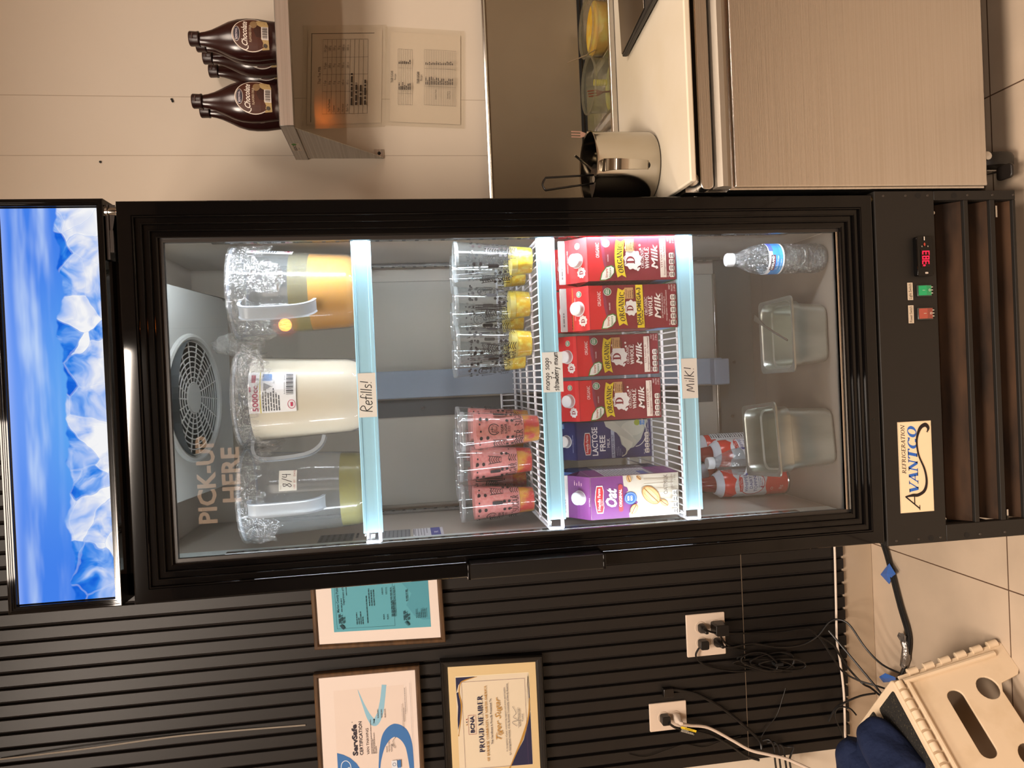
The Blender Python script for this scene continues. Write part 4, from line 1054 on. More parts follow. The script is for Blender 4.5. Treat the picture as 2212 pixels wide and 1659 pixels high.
def milk(dha):
    e, s = carton_shell('milk_carton', 'x', '#862030', '#cf2328', '#dcd6d0')
    body = [c_ for c_ in e.children if c_.name.startswith('carton_body')][0]; gb = [c_ for c_ in e.children if c_.name.startswith('gable')][0]; fn = [c_ for c_ in e.children if c_.name.startswith('top_fin')][0]
    c = Canvas(.00008); red_front(c, dha); c.build('front_print', flat(-CW/2, 0, 0), body)
    c = Canvas(.00008); red_gable(c, dha); c.build('gable_print', slope(s), gb)
    c = Canvas(.00008); side_art(c, '#6e1a28', '#b08a8e', 3); c.build('side_print', lambda u, v, l: (-CW/2-.0002-l, CD-u, v), body)
    c = Canvas(.00008); side_art(c, '#6e1a28', '#b08a8e', 5); c.build('side_print', lambda u, v, l: (CW/2+.0002+l, u, v), body)
    c = Canvas(.00008); fin_print(c); c.build('fin_print', flat(-CW/2, CD/2-.0017, CH+CG), fn)
    return e
mA = milk(False); mB = milk(True); ZM = .7668
GM = 'red whole milk cartons'
place(mA, True, (.2405, .050, ZM), .0, 'red organic whole milk carton, nearest the right wall, first in its row', GM)
place(mB, True, (.1455, .052, ZM), .0, 'red whole milk carton with the yellow DHA OMEGA-3 band, second from the right wall', GM)
place(mA, False, (.0540, .172, ZM), .0, 'red organic whole milk carton set back, right beside the DHA carton', GM)
place(mA, False, (-.0410, .168, ZM), .0, 'red organic whole milk carton set back, between another red carton and the blue one', GM)
place(mA, False, (.2405, .150, ZM), .0, 'red whole milk carton right behind the one nearest the right wall', GM)
place(mB, False, (.1500, .152, ZM), .0, 'red whole milk carton standing directly behind the yellow-banded DHA carton', GM)

# lactose free carton
def logo(c, x, y, w, h, col='#b8232f'):
    P1 = [(-.5, -.30), (-.3, -.42), (0, -.36), (.3, -.42), (.5, -.30), (.5, .30), (.3, .40), (0, .50), (-.3, .40), (-.5, .30)]
    c.poly([(x+a*w*1.08, y+b*h*1.15) for a, b in P1], '#e9e4e4'); c.poly([(x+a*w, y+b*h) for a, b in P1], col)
    c.text('Friendly Farms', x, y-.08*h, h*.34, '#f2eeee', w=w*.86, al='c', bold=.01); c.lines(x-w*.25, y-.28*h, w*.5, 1, 1, h*.09, '#e0b0b0', 3)
def lact_front(c):
    W, H = CW, CH; w_ = '#e9ebf2'
    c.rect(.0005, .0005, W-.0005, H-.0005, '#262c68')
    logo(c, W*.42, H*.845, .048, .0165)
    c.text('LACTOSE', W*.48, H*.715, .0135, w_, w=.066, al='c', bold=.02); c.text('FREE', W*.42, H*.615, .0135, w_, w=.037, al='c', bold=.02); c.text('MILK', W*.42, H*.555, .0070, w_, w=.021, al='c')
    c.poly([(W*.02, H*.49), (W*.82, H*.49), (W*.80, H*.535), (W*.02, H*.535)], '#a9b4cf'); c.text('2% REDUCED FAT', W*.04, H*.500, .0052, '#262c68', w=.052, bold=.02)
    c.lines(W*.06, H*.46, .022, 4, .0042, .0012, '#8c93b8', 5)
    # glass mug of milk with a pouring stream
    c.poly([(W*.999, H*.56), (W*.999, H*.04), (W*.70, H*.095), (W*.48, H*.14), (W*.27, H*.24), (W*.22, H*.33), (W*.36, H*.40), (W*.56, H*.42), (W*.80, H*.50)], '#b9bfb6')
    c.ell(W*.78, H*.25, W*.20, H*.15, '#cdd1c4'); c.ring(W*.70, H*.215, W*.42, H*.155, .0016, '#e4e8e2', 180, 320)
    c.poly([(W*.10, H*.36), (W*.22, H*.33), (W*.34, H*.38), (W*.60, H*.42), (W*.80, H*.35), (W*.55, H*.24), (W*.30, H*.26)], '#d6d9cd')
    c.poly([(W*.999, H*.62), (W*.999, H*.50), (W*.45, H*.20), (W*.36, H*.22), (W*.86, H*.60)], '#c3c6bc')
    c.stroke([(W*.04, H*.40), (W*.12, H*.34), (W*.26, H*.34)], .0022, '#d6d9cd', smooth=4)
    c.ell(W*.93, H*.185, .007, .007, '#9fae3a'); c.rect(W*.86, H*.085, W*.98, H*.15, '#4f86c8'); c.text('120', W*.92, H*.10, .0055, '#e9ebf2', w=.009, al='c')
    c.text('HALF GALLON', W*.62, H*.035, .0034, w_, w=.03); facts(c, W*.10, H*.03, 4, ink='#262c68'); c.text('PER 1 CUP', W*.08, H*.098, .0026, w_, w=.011)
def lact_gable(c):
    W, S = CW, math.hypot(CG, CD/2); c.rect(.0005, .0005, W-.0005, S-.001, '#262c68'); c.rect(W*.84, S*.55, W*.97, S*.75, '#4f86c8'); c.text('120', W*.905, S*.60, .0055, '#e9ebf2', w=.008, al='c')
    c.text('2% REDUCED FAT', W*.5, S*.88, .0026, '#cfd3e6', w=.05, al='c'); c.lines(W*.2, S*.12, .06, 1, .005, .0018, '#8c93b8', 2)
e, s = carton_shell('lactose_free_carton', 'dark blue lactose free milk carton with a pouring milk picture, between red and purple cartons', '#262c68', '#262c68', '#c9c4be')
bd = [q for q in e.children if q.name.startswith('carton_body')][0]; gb = [q for q in e.children if q.name.startswith('gable')][0]
c = Canvas(.00008); lact_front(c); c.build('front_print', flat(-CW/2, 0, 0), bd)
c = Canvas(.00008); lact_gable(c); c.build('gable_print', slope(s), gb)
c = Canvas(.00008); c.rect(.0005, .0005, CD-.0005, CH-.0005, '#2c2420'); c.lines(.006, CH*.7, CD-.012, 20, .0055, .0014, '#6a625c', 3); c.rect(.0005, CH*.3, .012, CH*.8, '#7c5038')
c.build('side_print', lambda u, v, l: (-CW/2-.0002-l, CD-u, v), bd)
e.location = (-.1335, .243, ZM); e.scale = (.96, 1, .97)
e.rotation_euler = (0, 0, .02)

# oat milk carton
def oat_front(c):
    W, H = CW, CH
    c.rect(.0005, .0005, W-.0005, H-.0005, '#c4bcae')
    c.poly([(.0005, H-.0005), (.0005, H*.57), (W*.10, H*.575), (W*.22, H*.53), (W*.35, H*.47), (W*.42, H*.50), (W*.40, H*.545), (W*.52, H*.555), (W*.60, H*.60), (W*.64, H*.575), (W*.72, H*.59), (W*.75, H*.625), (W*.85, H*.63), (W-.0005, H*.635), (W-.0005, H-.0005)], '#6f3072')
    for k in range(7): c.stroke([(W*(.15+.12*k), H*.06), (W*(.2+.11*k), H*.22), (W*(.1+.13*k), H*.40)], .0035, '#cfc8bb' if k % 2 else '#b8ae9e', smooth=4)
    logo(c, W*.47, H*.90, .052, .0175)
    c.text('Oat', W*.47, H*.715, .0220, '#f2ecf0', w=.038, al='c', bold=.035, shear=.25)
    c.rr(W*.16, H*.64, W*.80, H*.690, .0042, '#a8313c'); c.text('ORIGINAL', W*.48, H*.653, .0056, '#f2e6e6', w=.036, al='c', bold=.02)
    c.ell(W*.46, H*.555, .0128, .0128, '#2f66ae'); c.ring(W*.46, H*.555, .0108, .0108, .0004, '#dfe8f2'); c.text('NON', W*.46, H*.568, .0046, '#eef2f6', w=.0095, al='c', bold=.02); c.text('GMO', W*.46, H*.533, .0046, '#eef2f6', w=.0105, al='c', bold=.02)
    def flake(x, y, rx, ry, a):
        ca, sa = math.cos(a), math.sin(a)
        def E(k, dx=0): return [(x+ca*rx*k*math.cos(t)-sa*ry*k*math.sin(t)+dx, y+sa*rx*k*math.cos(t)+ca*ry*k*math.sin(t)) for t in [2*PI*i/22 for i in range(22)]]
        c.poly(E(1), '#a9763e'); c.poly(E(.9, -.0005), '#d8b07a'); c.poly(E(.6, -.0008), '#e2c292'); c.stroke([(x-ca*rx*.9, y-sa*rx*.9), (x, y+.0006), (x+ca*rx*.9, y+sa*rx*.9)], .0016, '#7e4a26')
        for k in (-.5, .5): c.stroke([(x-ca*rx*.7-sa*ry*k, y-sa*rx*.7+ca*ry*k), (x+ca*rx*.7-sa*ry*k, y+sa*rx*.7+ca*ry*k)], .0007, '#b88a54')
    flake(W*.50, H*.32, .023, .0145, .75); flake(W*.20, H*.52, .011, .0072, -.5); flake(W*.30, H*.175, .0095, .0060, .9); flake(W*.92, H*.57, .0075, .005, .3); flake(W*.93, H*.46, .006, .0035, .8)
    c.text('OATMILK', W*.97, H*.135, .0088, '#5a5148', w=.040, al='r'); c.text('HALF GALLON', W*.97, H*.078, .0042, '#6a6156', w=.030, al='r'); c.text('(1.89L)', W*.97, H*.045, .0034, '#6a6156', w=.013, al='r')
    facts(c, W*.04, H*.022, 4, '#e9e6e0', '#4a4640')
def oat_gable(c):
    W, S = CW, math.hypot(CG, CD/2); c.rect(.0005, .0005, W-.0005, S*.86, '#7d3580'); c.rect(.0005, S*.80, W-.0005, S-.001, '#c4523c'); c.text('OATMILK', W*.42, S*.02, .0030, '#e9dfe8', w=.018, al='c')
    for k in range(4): c.lines(W*.78, S*(.66-.10*k), .015, 1, .01, .0018, '#e9b8c0', k)
e, s = carton_shell('oat_milk_carton', 'purple and white oat milk carton picturing oat flakes, leftmost on the carton shelf', '#c4bcae', '#6f3072', '#c9c4bc')
bd = [q for q in e.children if q.name.startswith('carton_body')][0]; gb = [q for q in e.children if q.name.startswith('gable')][0]; fn = [q for q in e.children if q.name.startswith('top_fin')][0]
c = Canvas(.00008); oat_front(c); c.build('front_print', flat(-CW/2, 0, 0), bd)
c = Canvas(.00008); oat_gable(c); c.build('gable_print', slope(s), gb)
c = Canvas(.00008); fin_print(c); c.build('fin_print', flat(-CW/2, CD/2-.0017, CH+CG), fn)
c = Canvas(.00008); c.rect(.0005, .0005, CD-.0005, CH-.0005, '#7d3580'); c.rect(.004, .05, CD-.004, CH-.03, '#c9ccd4'); c.lines(.007, CH*.80, CD-.016, 18, .0058, .0022, '#6a6e80', 3); c.rect(.004, .06, CD*.5, .075, '#5a6ab0')
c.build('side_print', lambda u, v, l: (CW/2+.0002+l, u, v), bd)
e.location = (-.2355, .085, ZM); e.scale = (1.0, 1, 1.03); e.rotation_euler = (0, 0, -.03)
# a second one behind it, blue, seen only at its top and side
e, s = carton_shell('blue_milk_carton', 'blue milk carton mostly hidden behind the oat milk carton', '#2a4a86', '#2a4a86', '#d9d4cc')
bd = [q for q in e.children if q.name.startswith('carton_body')][0]
c = Canvas(.00008); c.rect(.0005, .0005, CD-.0005, CH-.0005, '#24427e'); c.rect(.01, .03, CD-.006, CH-.04, '#b9c2d4'); c.lines(.014, CH*.72, CD-.024, 16, .0062, .0024, '#5a6484', 3); c.ell(.02, CH*.86, .006, .005, '#c86a40')
c.build('side_print', lambda u, v, l: (CW/2+.0002+l, u, v), bd)
e.location = (-.238, .182, ZM); e.scale = (1, 1, 1.05)

# ---------------------------------------------------------------- floor of the fridge
ZF = .4011
m_pet = clear('bottle_plastic', '#f3f7f9', .07, '#e6eaf0', .04, 1, 1.55, bump=(70, .35, .01))
m_pet2 = clear('ribbed_plastic', '#dfe4e8', .07, '#e6ebf0', .06, 1, 2.0, bump=(80, 1, .04))
def water_bottle(loc, label, full, sc=1.0, rz=0):
    e = empty('water_bottle', loc, label, 'bottle', None, rz); e.scale = (sc, sc, sc)
    P = [(.0005, .004), (.020, .0), (.0285, .004), (.0315, .012)]
    z = .016
    while z < .098:
        P += [(.0318, z), (.0294, z+.0035), (.0318, z+.007)]; z += .0085
    P += [(.0322, .101), (.0322, .140), (.0318, .148), (.0275, .166), (.0190, .186), (.0135, .198), (.0118, .203)]
    n = 40; g = MB(); rings = []
    for r, z in P:
        rings.append([((r + (.0009*math.sin(4*2*PI*i/n + z*90) if .015 < z < .099 else 0))*math.cos(2*PI*i/n), (r + (.0009*math.sin(4*2*PI*i/n+z*90) if .015 < z < .099 else 0))*math.sin(2*PI*i/n), z) for i in range(n)])
    g.loft(rings, cap=False); g.build('bottle_wall', m_pet2 if full else m_pet, e, smooth=True, angle=1.2)
    g = MB(); g.lathe([(.0118, .201), (.0150, .202), (.0150, .204), (.0118, .205), (.0118, .208)], 28); g.build('neck_ring', m_pet, e, smooth=True)
    g = MB(); n = 48
    rr = lambda r, z: [(r*(1+.02*(i % 2))*math.cos(2*PI*i/n), r*(1+.02*(i % 2))*math.sin(2*PI*i/n), z) for i in range(n)]
    g.loft([rr(.0135, .205), rr(.0138, .207), rr(.0138, .218), rr(.0125, .2205)]); g.build('cap', mat('cap_white', '#eef0f4', .35), e, smooth=True, angle=.5)
    if full:
        g = MB(); g.lathe([(.0005, .006)] + [(r-.0018, z) for r, z in P[3:] if z < .152] + [(.0285, .153), (.0005, .1535)], 36)
        g.build('water', clear('water', '#f2f8fa', .02, '#ffffff', .02, .8, 1.33, bump=(55, .8, .02)), e, smooth=True)
    g = MB()
    c = Canvas(.00006); U = .0318*PI*2
    c.rect(-U*.42, .1035, U*.42, .1385, '#e8eef6'); c.rect(-U*.42, .107, U*.42, .130, '#2f86d0'); c.rect(-U*.42, .107, U*.42, .114, '#3d9ade')
    c.rect(-U*.42, .1035, -U*.20, .133, '#3a3f9c'); c.rect(U*.10, .128, U*.42, .1375, '#4a58b8')
    c.rect(-.022, .124, .012, .134, '#8d1f2c'); c.rect(-.0215, .1255, .0115, .1335, '#151821'); c.text('KIRKLAND', -.005, .1268, .0052, '#f4f4f6', w=.030, al='c', bold=.03)
    c.text('Purified Water', -.004, .1165, .0050, '#cfe4f6', w=.030, al='c'); c.lines(-.02, .1105, .034, 1, 1, .0014, '#bcd8f0', 2)
    c.build('label', wrap([(.0322, .0), (.0322, .2)], off=.0005), e, cut=.008)
    return e
water_bottle((.246, .135, ZF), 'full clear water bottle with a blue label standing alone by the right wall', True, 1.0, -.25)
water_bottle((-.2050, .281, ZF), 'clear water bottle with a white cap tucked behind the left steel pan', False, 1.0, .5)

def cans():
    e = empty('whipped_topping_can', (0, 0, 0), 'x', 'can')
    P = [(.0005, .0), (.0315, .0), (.0335, .003), (.0325, .006), (.0332, .010), (.0332, .150), (.0320, .160), (.0285, .170), (.0235, .177), (.0215, .180)]
    g = MB(); g.lathe(P, 40); g.build('can_body', mat('can_red', '#d62a1e', .22, spec=.6), e, smooth=True, angle=.9)
    g = MB(); g.lathe([(.0336, .0), (.0348, .0015), (.0348, .004), (.0334, .0055)], 40); g.build('can_rim', m_chrome, e, smooth=True)
    g = MB(); g.lathe([(.0332, .166), (.0290, .1706), (.0255, .1780), (.0225, .1805), (.0205, .1815)], 32); g.build('neck_band', mat('band_grey', '#d5d8e2', .35), e, smooth=True)
    g = MB(); g.lathe([(.0195, .180), (.0190, .190), (.0150, .215), (.0135, .224), (.0130, .226), (.0003, .2265)], 32); g.build('nozzle_cap', clear('red_cap', '#d04048', .55, '#c2202c', .1, .8), e, smooth=True)
    c = Canvas(.00006); U = .0332*2*PI
    n = 26; top = [(-U/2+U*i/n, .139+.0035*math.sin(i*1.7)+.002*math.sin(i*3.1)) for i in range(n+1)]; bot = [(-U/2+U*i/n, .060+.004*math.sin(i*1.1+1)) for i in range(n+1)]
    c.poly([(a, b) for a, b in top] + bot[::-1], '#cfcfd2')
    for k in range(6): c.stroke([(-.05+.018*k, .128), (-.045+.018*k, .12), (-.055+.02*k, .11)], .003, '#bcbcc0', smooth=3)
    c.ell(.0, .098, .0285, .0335, '#c9282a'); c.ell(.0, .098, .0268, .0317, '#e3e3e8')
    c.rr(-.019, .1205, .012, .1285, .002, '#c9282a'); c.text('Friendly Farms', -.003, .1228, .0036, '#eeeeee', w=.024, al='c')
    c.text('WHIPPED', 0, .108, .0088, '#2b2f86', w=.040, al='c'); c.text('DAIRY', 0, .0965, .0082, '#2b2f86', w=.026, al='c'); c.text('TOPPING', 0, .085, .0082, '#2b2f86', w=.040, al='c')
    c.lines(-.012, .080, .024, 3, .0045, .0014, '#7a7ea6', 2); c.text('ORIGINAL', 0, .071, .0028, '#c9282a', w=.016, al='c')
    c.rect(.055, .050, .098, .152, '#d9dade'); c.lines(.058, .148, .037, 15, .0062, .0026, '#4a4a50', 5); c.rect(.058, .128, .094, .1295, '#26262a'); c.rect(.058, .098, .094, .0995, '#26262a')
    c.text('8g', -.018, .022, .0085, '#f0b0a8', w=.009); c.ring(-.015, .048, .003, .003, .0005, '#e8d8d0')
    c.build('can_print', wrap([(r, z) for r, z in P[3:]], off=.0006), e, cut=.008)
    return e
cn = cans(); GCN = 'cans of whipped dairy topping'
place(cn, True, (-.2645, .340, ZF), .12, 'red whipped topping can with its name fully visible, nearest the left wall', GCN)
place(cn, False, (-.1930, .352, ZF), .72, 'red whipped topping can behind the clear bottle with the white cap', GCN)
place(cn, False, (-.186, .435, ZF), -1.15, 'red whipped topping can showing its nutrition panel, at the back', GCN)
place(cn, False, (-.258, .432, ZF), 2.0, 'red whipped topping can hidden behind the leftmost one', GCN)

def pan(loc, label, W, D, H, rz):
    e = empty('steam_table_pan', loc, label, 'pan', 'steel food pans on the fridge floor', rz)
    def R(w, d, z, r): return [(x, y, z) for x, y in rrect(-w/2, w/2, -d/2, d/2, r, 5)]
    g = MB(); ow, od = W-.016, D-.016; t = .0008
    outer = [R(ow-.040, od-.040, .0, .014), R(ow-.028, od-.028, .002, .018), R(ow-.020, od-.020, .010, .020), R(ow-.012, od-.012, H*.72, .021), R(ow-.004, od-.004, H*.74, .022), R(ow-.002, od-.002, H-.004, .022), R(ow+.004, od+.004, H, .022), R(W, D, H+.0005, .012), R(W+.0008, D+.0008, H-.003, .0125), R(W, D, H-.003, .012)]
    inner = [R(ow-.000, od-.000, H-.001, .0215), R(ow-.0045, od-.0045, H-.005, .0215), R(ow-.006, od-.006, H*.74, .0215), R(ow-.014, od-.014, H*.72, .0205), R(ow-.022, od-.022, .011, .0195), R(ow-.030, od-.030, .003, .0175), R(ow-.042, od-.042, .0012, .0135)]
    n = len(inner[0]); g.loft(outer + inner, cap=False); g.add(outer[0], [tuple(range(n))]); g.add(inner[-1], [tuple(range(n))])
    g.build('pan_body', mat('pan_steel', '#cfd2cc', .33, metal=1, noise=((14, 14, 4), '#b4b8b0', .35, .65)), e, smooth=True, angle=.9)
    return e
pan((.0815, .172, ZF), 'shallow steel pan with a spoon across its rim, between the bottle and the deep pan', .163, .148, .094, .02)
pan((-.1455, .166, ZF), 'deep steel pan leaning in front of the red whipped topping cans', .158, .158, .143, .10)
e = empty('spoon', (.0815, .172, ZF), 'steel spoon lying across the back rim of the shallow pan', 'spoon')
g = MB(); a = Vector((.045, -.060, .088)); b = Vector((-.006, .070, .112))
a = Vector((-.012, -.056, .0975)); b = Vector((.047, .072, .1065))
P = [a + (b-a)*t + Vector((0, 0, .004*math.sin(t*PI))) for t in [i/10 for i in range(11)]]
rings = []
dx = (b-a).normalized(); sd = Vector((0, 0, 1)).cross(dx).normalized()
for i, p in enumerate(P):
    w_ = .0028 + .0052*max(0, (i-6)/4); h_ = .0012
    rings.append([tuple(p+sd*w_*c0+Vector((0, 0, h_*s0))) for c0, s0 in [(math.cos(2*PI*k/8), math.sin(2*PI*k/8)) for k in range(8)]])
g.loft(rings); g.build('spoon_handle', m_steel_s, e, smooth=True)

# ---------------------------------------------------------------- wall shelf and syrup bottles
e = empty('wall_shelf', (1.0, .48, 1.55), 'steel wall shelf with a turned-down lip, holding the syrup bottles', 'shelf')
SH = e
def at0(g, name, m, par, **k):
    o = g.build(name, m, par, **k); o.matrix_parent_inverse = Matrix.Translation(par.location).inverted(); return o
g = MB(); g.box(.600, 1.60, .350, .608, 1.5600, 1.5625); g.box(.600, 1.60, .350, .3525, 1.531, 1.5625); g.box(.600, .6025, .350, .608, 1.531, 1.5625); g.box(.600, 1.6, .350, .362, 1.531, 1.533)
at0(g, 'shelf_board', m_steel, e, bevel=.0012)
for X in (.6035, 1.4):
  g = MB(); g.add([(X, .362, 1.5595), (X, .608, 1.5595), (X, .608, 1.340), (X, .600, 1.340), (X, .375, 1.533), (X, .362, 1.533)] + [(X+.002, .362, 1.5595), (X+.002, .608, 1.5595), (X+.002, .608, 1.340), (X+.002, .600, 1.340), (X+.002, .375, 1.533), (X+.002, .362, 1.533)],
     [(0, 1, 2, 3, 4, 5), (11, 10, 9, 8, 7, 6)] + [(i, (i+1) % 6, (i+1) % 6+6, i+6) for i in range(6)])
  g.box(X, X+.024, .606, .6085, 1.338, 1.362)
  at0(g, 'bracket', m_steel, e, bevel=.0006)
g = MB(); g.lathe([(0, 0), (.0045, 0), (.003, .003), (0, .0035)], 12, Matrix.Translation((.617, .606, 1.350)) @ Matrix.Rotation(PI/2, 4, 'X'))
at0(g, 'bracket_screw', m_dark, e)
c = Canvas(.0001); c.rect(0, 0, .060, .022, '#d8c8b4'); c.text('REGENCY', .003, .010, .0075, '#2a2420', w=.042, bold=.03); c.ell(.050, .013, .007, .006, '#4e8a34'); c.text('SPACE', .010, .003, .004, '#4a4440')
o = c.build('maker_sticker', lambda u, v, l: (.6025-.0028-l, .530-u, 1.5345+v+.002), e); o.matrix_parent_inverse = Matrix.Translation(e.location).inverted()

m_choc = mat('syrup_bottle', '#2c1210', .22, spec=.6)
def choc_proto():
    e = empty('syrup_bottle', (0, 0, 0), 'x', 'bottle')
    P = [(.0005, .0), (.0380, .0), (.0420, .004), (.0440, .02), (.0475, .045), (.0480, .068), (.0460, .088), (.0400, .108), (.0300, .128), (.0215, .146), (.0170, .160), (.0155, .168), (.0145, .172), (.0145, .176)]
    g = MB(); g.lathe(P, 40, sy=.64); g.build('bottle_body', m_choc, e, smooth=True, angle=1.2)
    n = 36
    def rr(r, z, k=.0): return [(r*(1+k*(i % 2))*math.cos(2*PI*i/n), r*(1+k*(i % 2))*math.sin(2*PI*i/n)*.95, z) for i in range(n)]
    g = MB(); g.loft([rr(.0165, .1735), rr(.0168, .176), rr(.0160, .178), rr(.0160, .193, .03), rr(.0150, .195)]); g.build('flip_cap', mat('cap_brown', '#2a1512', .35), e, smooth=True, angle=.5)
    g = MB(); g.box(-.006, .006, -.0165, -.015, .185, .187); g.build('cap_tab', mat('cap_brown2', '#4a302a', .3), e)
    c = Canvas(.00008)
    # oval label
    W, Zc = .038, .055
    def O(k): return [(W*k*math.cos(t), Zc + (.043*k*math.sin(t) if math.sin(t) > 0 else .037*k*(1.15*math.sin(t) if math.sin(t) > -.75 else -.86))) for t in [2*PI*i/40 for i in range(40)]]
    c.poly(O(1), '#dcd0c4'); c.poly(O(.955), '#4b2618')
    c.poly([(-.032, .018), (.020, .018), (.031, .022), (.034, .040), (.026, .052), (.010, .044), (-.006, .036), (-.020, .030), (-.034, .034)], '#b49a6a'); c.poly([(-.01, .03), (.012, .028), (.022, .044), (.006, .050), (-.008, .044)], '#3a2018'); c.ell(.022, .050, .010, .008, '#8a7050')
    c.ell(0, .087, .0175, .0078, '#cfc4bc'); c.ell(0, .087, .0165, .0068, '#20182a'); c.text('BERRYHILL', 0, .0848, .0052, '#cfc4cc', w=.026, al='c', bold=.01)
    c.text('Chocolate', 0, .0640, .0130, '#efe6dc', w=.056, al='c', shear=.35, bold=.015); c.stroke([(-.031, .078), (-.034, .070), (-.031, .064), (-.026, .063)], .0018, '#efe6dc', smooth=4)
    c.text('FLAVORED SYRUP', 0, .0545, .0052, '#c9b49c', w=.038, al='c', bold=.01)
    c.rect(-.014, .0180, .016, .0330, '#ddd4cc')
    for k in range(14): c.rect(-.012+k*.0019, .020, -.012+k*.0019+.0007+.0004*(k % 3), .031, '#3a302c')
    c.ell(-.026, .026, .004, .004, '#4a4038')
    def fn(u, v, l):
        r = prof_r(P, v); t = max(-.96, min(.96, u/r)); return (u, -(r*.64+.0005+l)*math.sqrt(1-t*t) - .0004, v)
    c.build('front_label', fn, e, cut=.006)
    return e
ch = choc_proto(); GB = 'chocolate syrup bottles on the wall shelf'; ZS = 1.5628
for i, (x, y, rz, lab) in enumerate([
  (.813, .402, .05, 'chocolate syrup bottle with its label facing out, front of the larger group'),
  (.826, .462, .15, 'chocolate syrup bottle second in line behind the front one of the larger group'),
  (.822, .520, .1, 'chocolate syrup bottle third in line of the larger group'),
  (.812, .574, .2, 'chocolate syrup bottle at the back against the wall, nearest the gap between the groups'),
  (.672, .402, .06, 'chocolate syrup bottle with its label facing out, front of the pair nearest the fridge'),
  (.675, .470, .1, 'chocolate syrup bottle standing behind the front one of the pair nearest the fridge'),
]): place(ch, i == 0, (x, y, ZS), rz, lab, GB)

# laminated sheets on the wall
m_lam = clear('laminate', '#fbfaf6', .10, '#efe4d4', .12, .8, 1.45)
def sheet(name, corners, label, draw, W, H):
    """corners: top-left, top-right, bottom-left of the pouch on the wall"""
    a, b, d = corners; e1 = (b-a)/W; e2 = (a-d)/H
    def fn(u, v, l): p = d + e1*u + e2*v; return (p.x, p.y-l, p.z)
    c = Canvas(.0002); c.rect(0.012, .010, W-.012, H-.012, '#d9cbb9'); draw(c, W, H)
    o = c.build(name, fn); tag(o, label, 'sheet')
    g = MB(); ps = [fn(0, 0, .003), fn(W, 0, .003), fn(W, H, .003), fn(0, H, .003)]; g.add(ps, [(0, 1, 2, 3)]); g.build('laminate_pouch', m_lam, o)
    return o
def table(c, x0, y0, x1, y1, rows, cols, t=.0006, ink='#3a3028'):
    for i in range(rows+1): y = y0+(y1-y0)*i/rows; c.rect(x0, y-t/2, x1, y+t/2, ink)
    for q in cols: x = x0+(x1-x0)*q; c.rect(x-t/2, y0, x+t/2, y1, ink)
def thai(c, W, H):
    ink = '#3a3028'; c.rect(.018, H-.022, W-.02, H-.0205, ink); c.rect(W-.021, .03, W-.0195, H-.02, ink)
    c.text('Thai Tea Milk', W*.52, H*.785, .0072, ink, w=.045, al='c')
    x0, x1, y0, y1 = W*.14, W*.86, H*.22, H*.76; table(c, x0, y0, x1, y1, 10, (0, .30, .53, .76, 1), ink=ink)
    R0 = ['1 Cup', '50 g', '15 g', '5 g', '140 cc', '60 cc']; R1 = ['5 Cups', '250 g', '75 g', '25 g', '700 cc', '300 cc']; R2 = ['10 Cups', '500 g', '150 g', '50 g', '1400 cc', '600 cc']; L_ = ['', 'Thai Tea Powder', 'Creamer', 'Sugar', 'Hot water', 'Black Tea']
    dy = (y1-y0)/10; Wt = x1-x0
    for i in range(6):
        yy = y1-dy*(i+1)+dy*.25
        for q, Rr in ((.415, R0), (.645, R1), (.88, R2)): c.text(Rr[i], x0+Wt*q, yy, dy*.5, ink, al='c', xs=.75)
        if L_[i]: c.text(L_[i], x0+Wt*.02, yy, dy*.5, ink, xs=.65)
    for i in range(6, 10): c.lines(x0+Wt*.1, y1-dy*(i+1)+dy*.3, Wt*.7, 1, 1, dy*.4, ink, i)
def recipe(c, W, H):
    ink = '#3a3433'
    c.text('TIGER SUGAR', W*.5, H*.90, .0062, ink, w=.032, al='c', bold=.02); c.text('Recipe', W*.5, H*.865, .005, ink, w=.016, al='c')
    table(c, W*.22, H*.66, W*.78, H*.84, 8, (0, .2, .66, 1), .0004, ink); c.text('TIGER SUGAR', W*.5, H*.575, .0062, ink, w=.032, al='c', bold=.02); c.text('Recipe', W*.5, H*.54, .005, ink, w=.016, al='c')
    table(c, W*.22, H*.11, W*.78, H*.51, 18, (0, .34, .66, 1), .0004, ink)
    for i in range(7): c.lines(W*.36, H*.82-i*H*.0225, .03, 1, 1, .0022, ink, i); c.lines(W*.62, H*.82-i*H*.0225, .016, 1, 1, .0022, ink, i+9)
    for i in range(16): c.lines(W*.42, H*.485-i*H*.0222, .032, 1, 1, .0022, ink, i+20); c.lines(W*.62, H*.485-i*H*.0222, .014, 1, 1, .0022, ink, i+40)
    c.text('Strawberry Mochi', W*.315, H*.36, .004, ink, w=.026, al='c'); c.text('Strawberry', W*.315, H*.21, .004, ink, w=.020, al='c'); c.text('without Mochi', W*.315, H*.185, .004, ink, w=.022, al='c')
YW = .6085
sheet('recipe_sheet', (px(652, 280, Y=YW), px(655, 56, Y=YW), px(832, 275, Y=YW)), 'laminated sheet headed Thai Tea Milk on the wall right under the shelf', thai, .265, .205)
sheet('recipe_sheet', (px(832, 272, Y=YW-.001), px(832, 58, Y=YW-.001), px(1003, 279, Y=YW-.001)), 'laminated sheet headed TIGER SUGAR Recipe, the lower one on the wall', recipe, .262, .203)

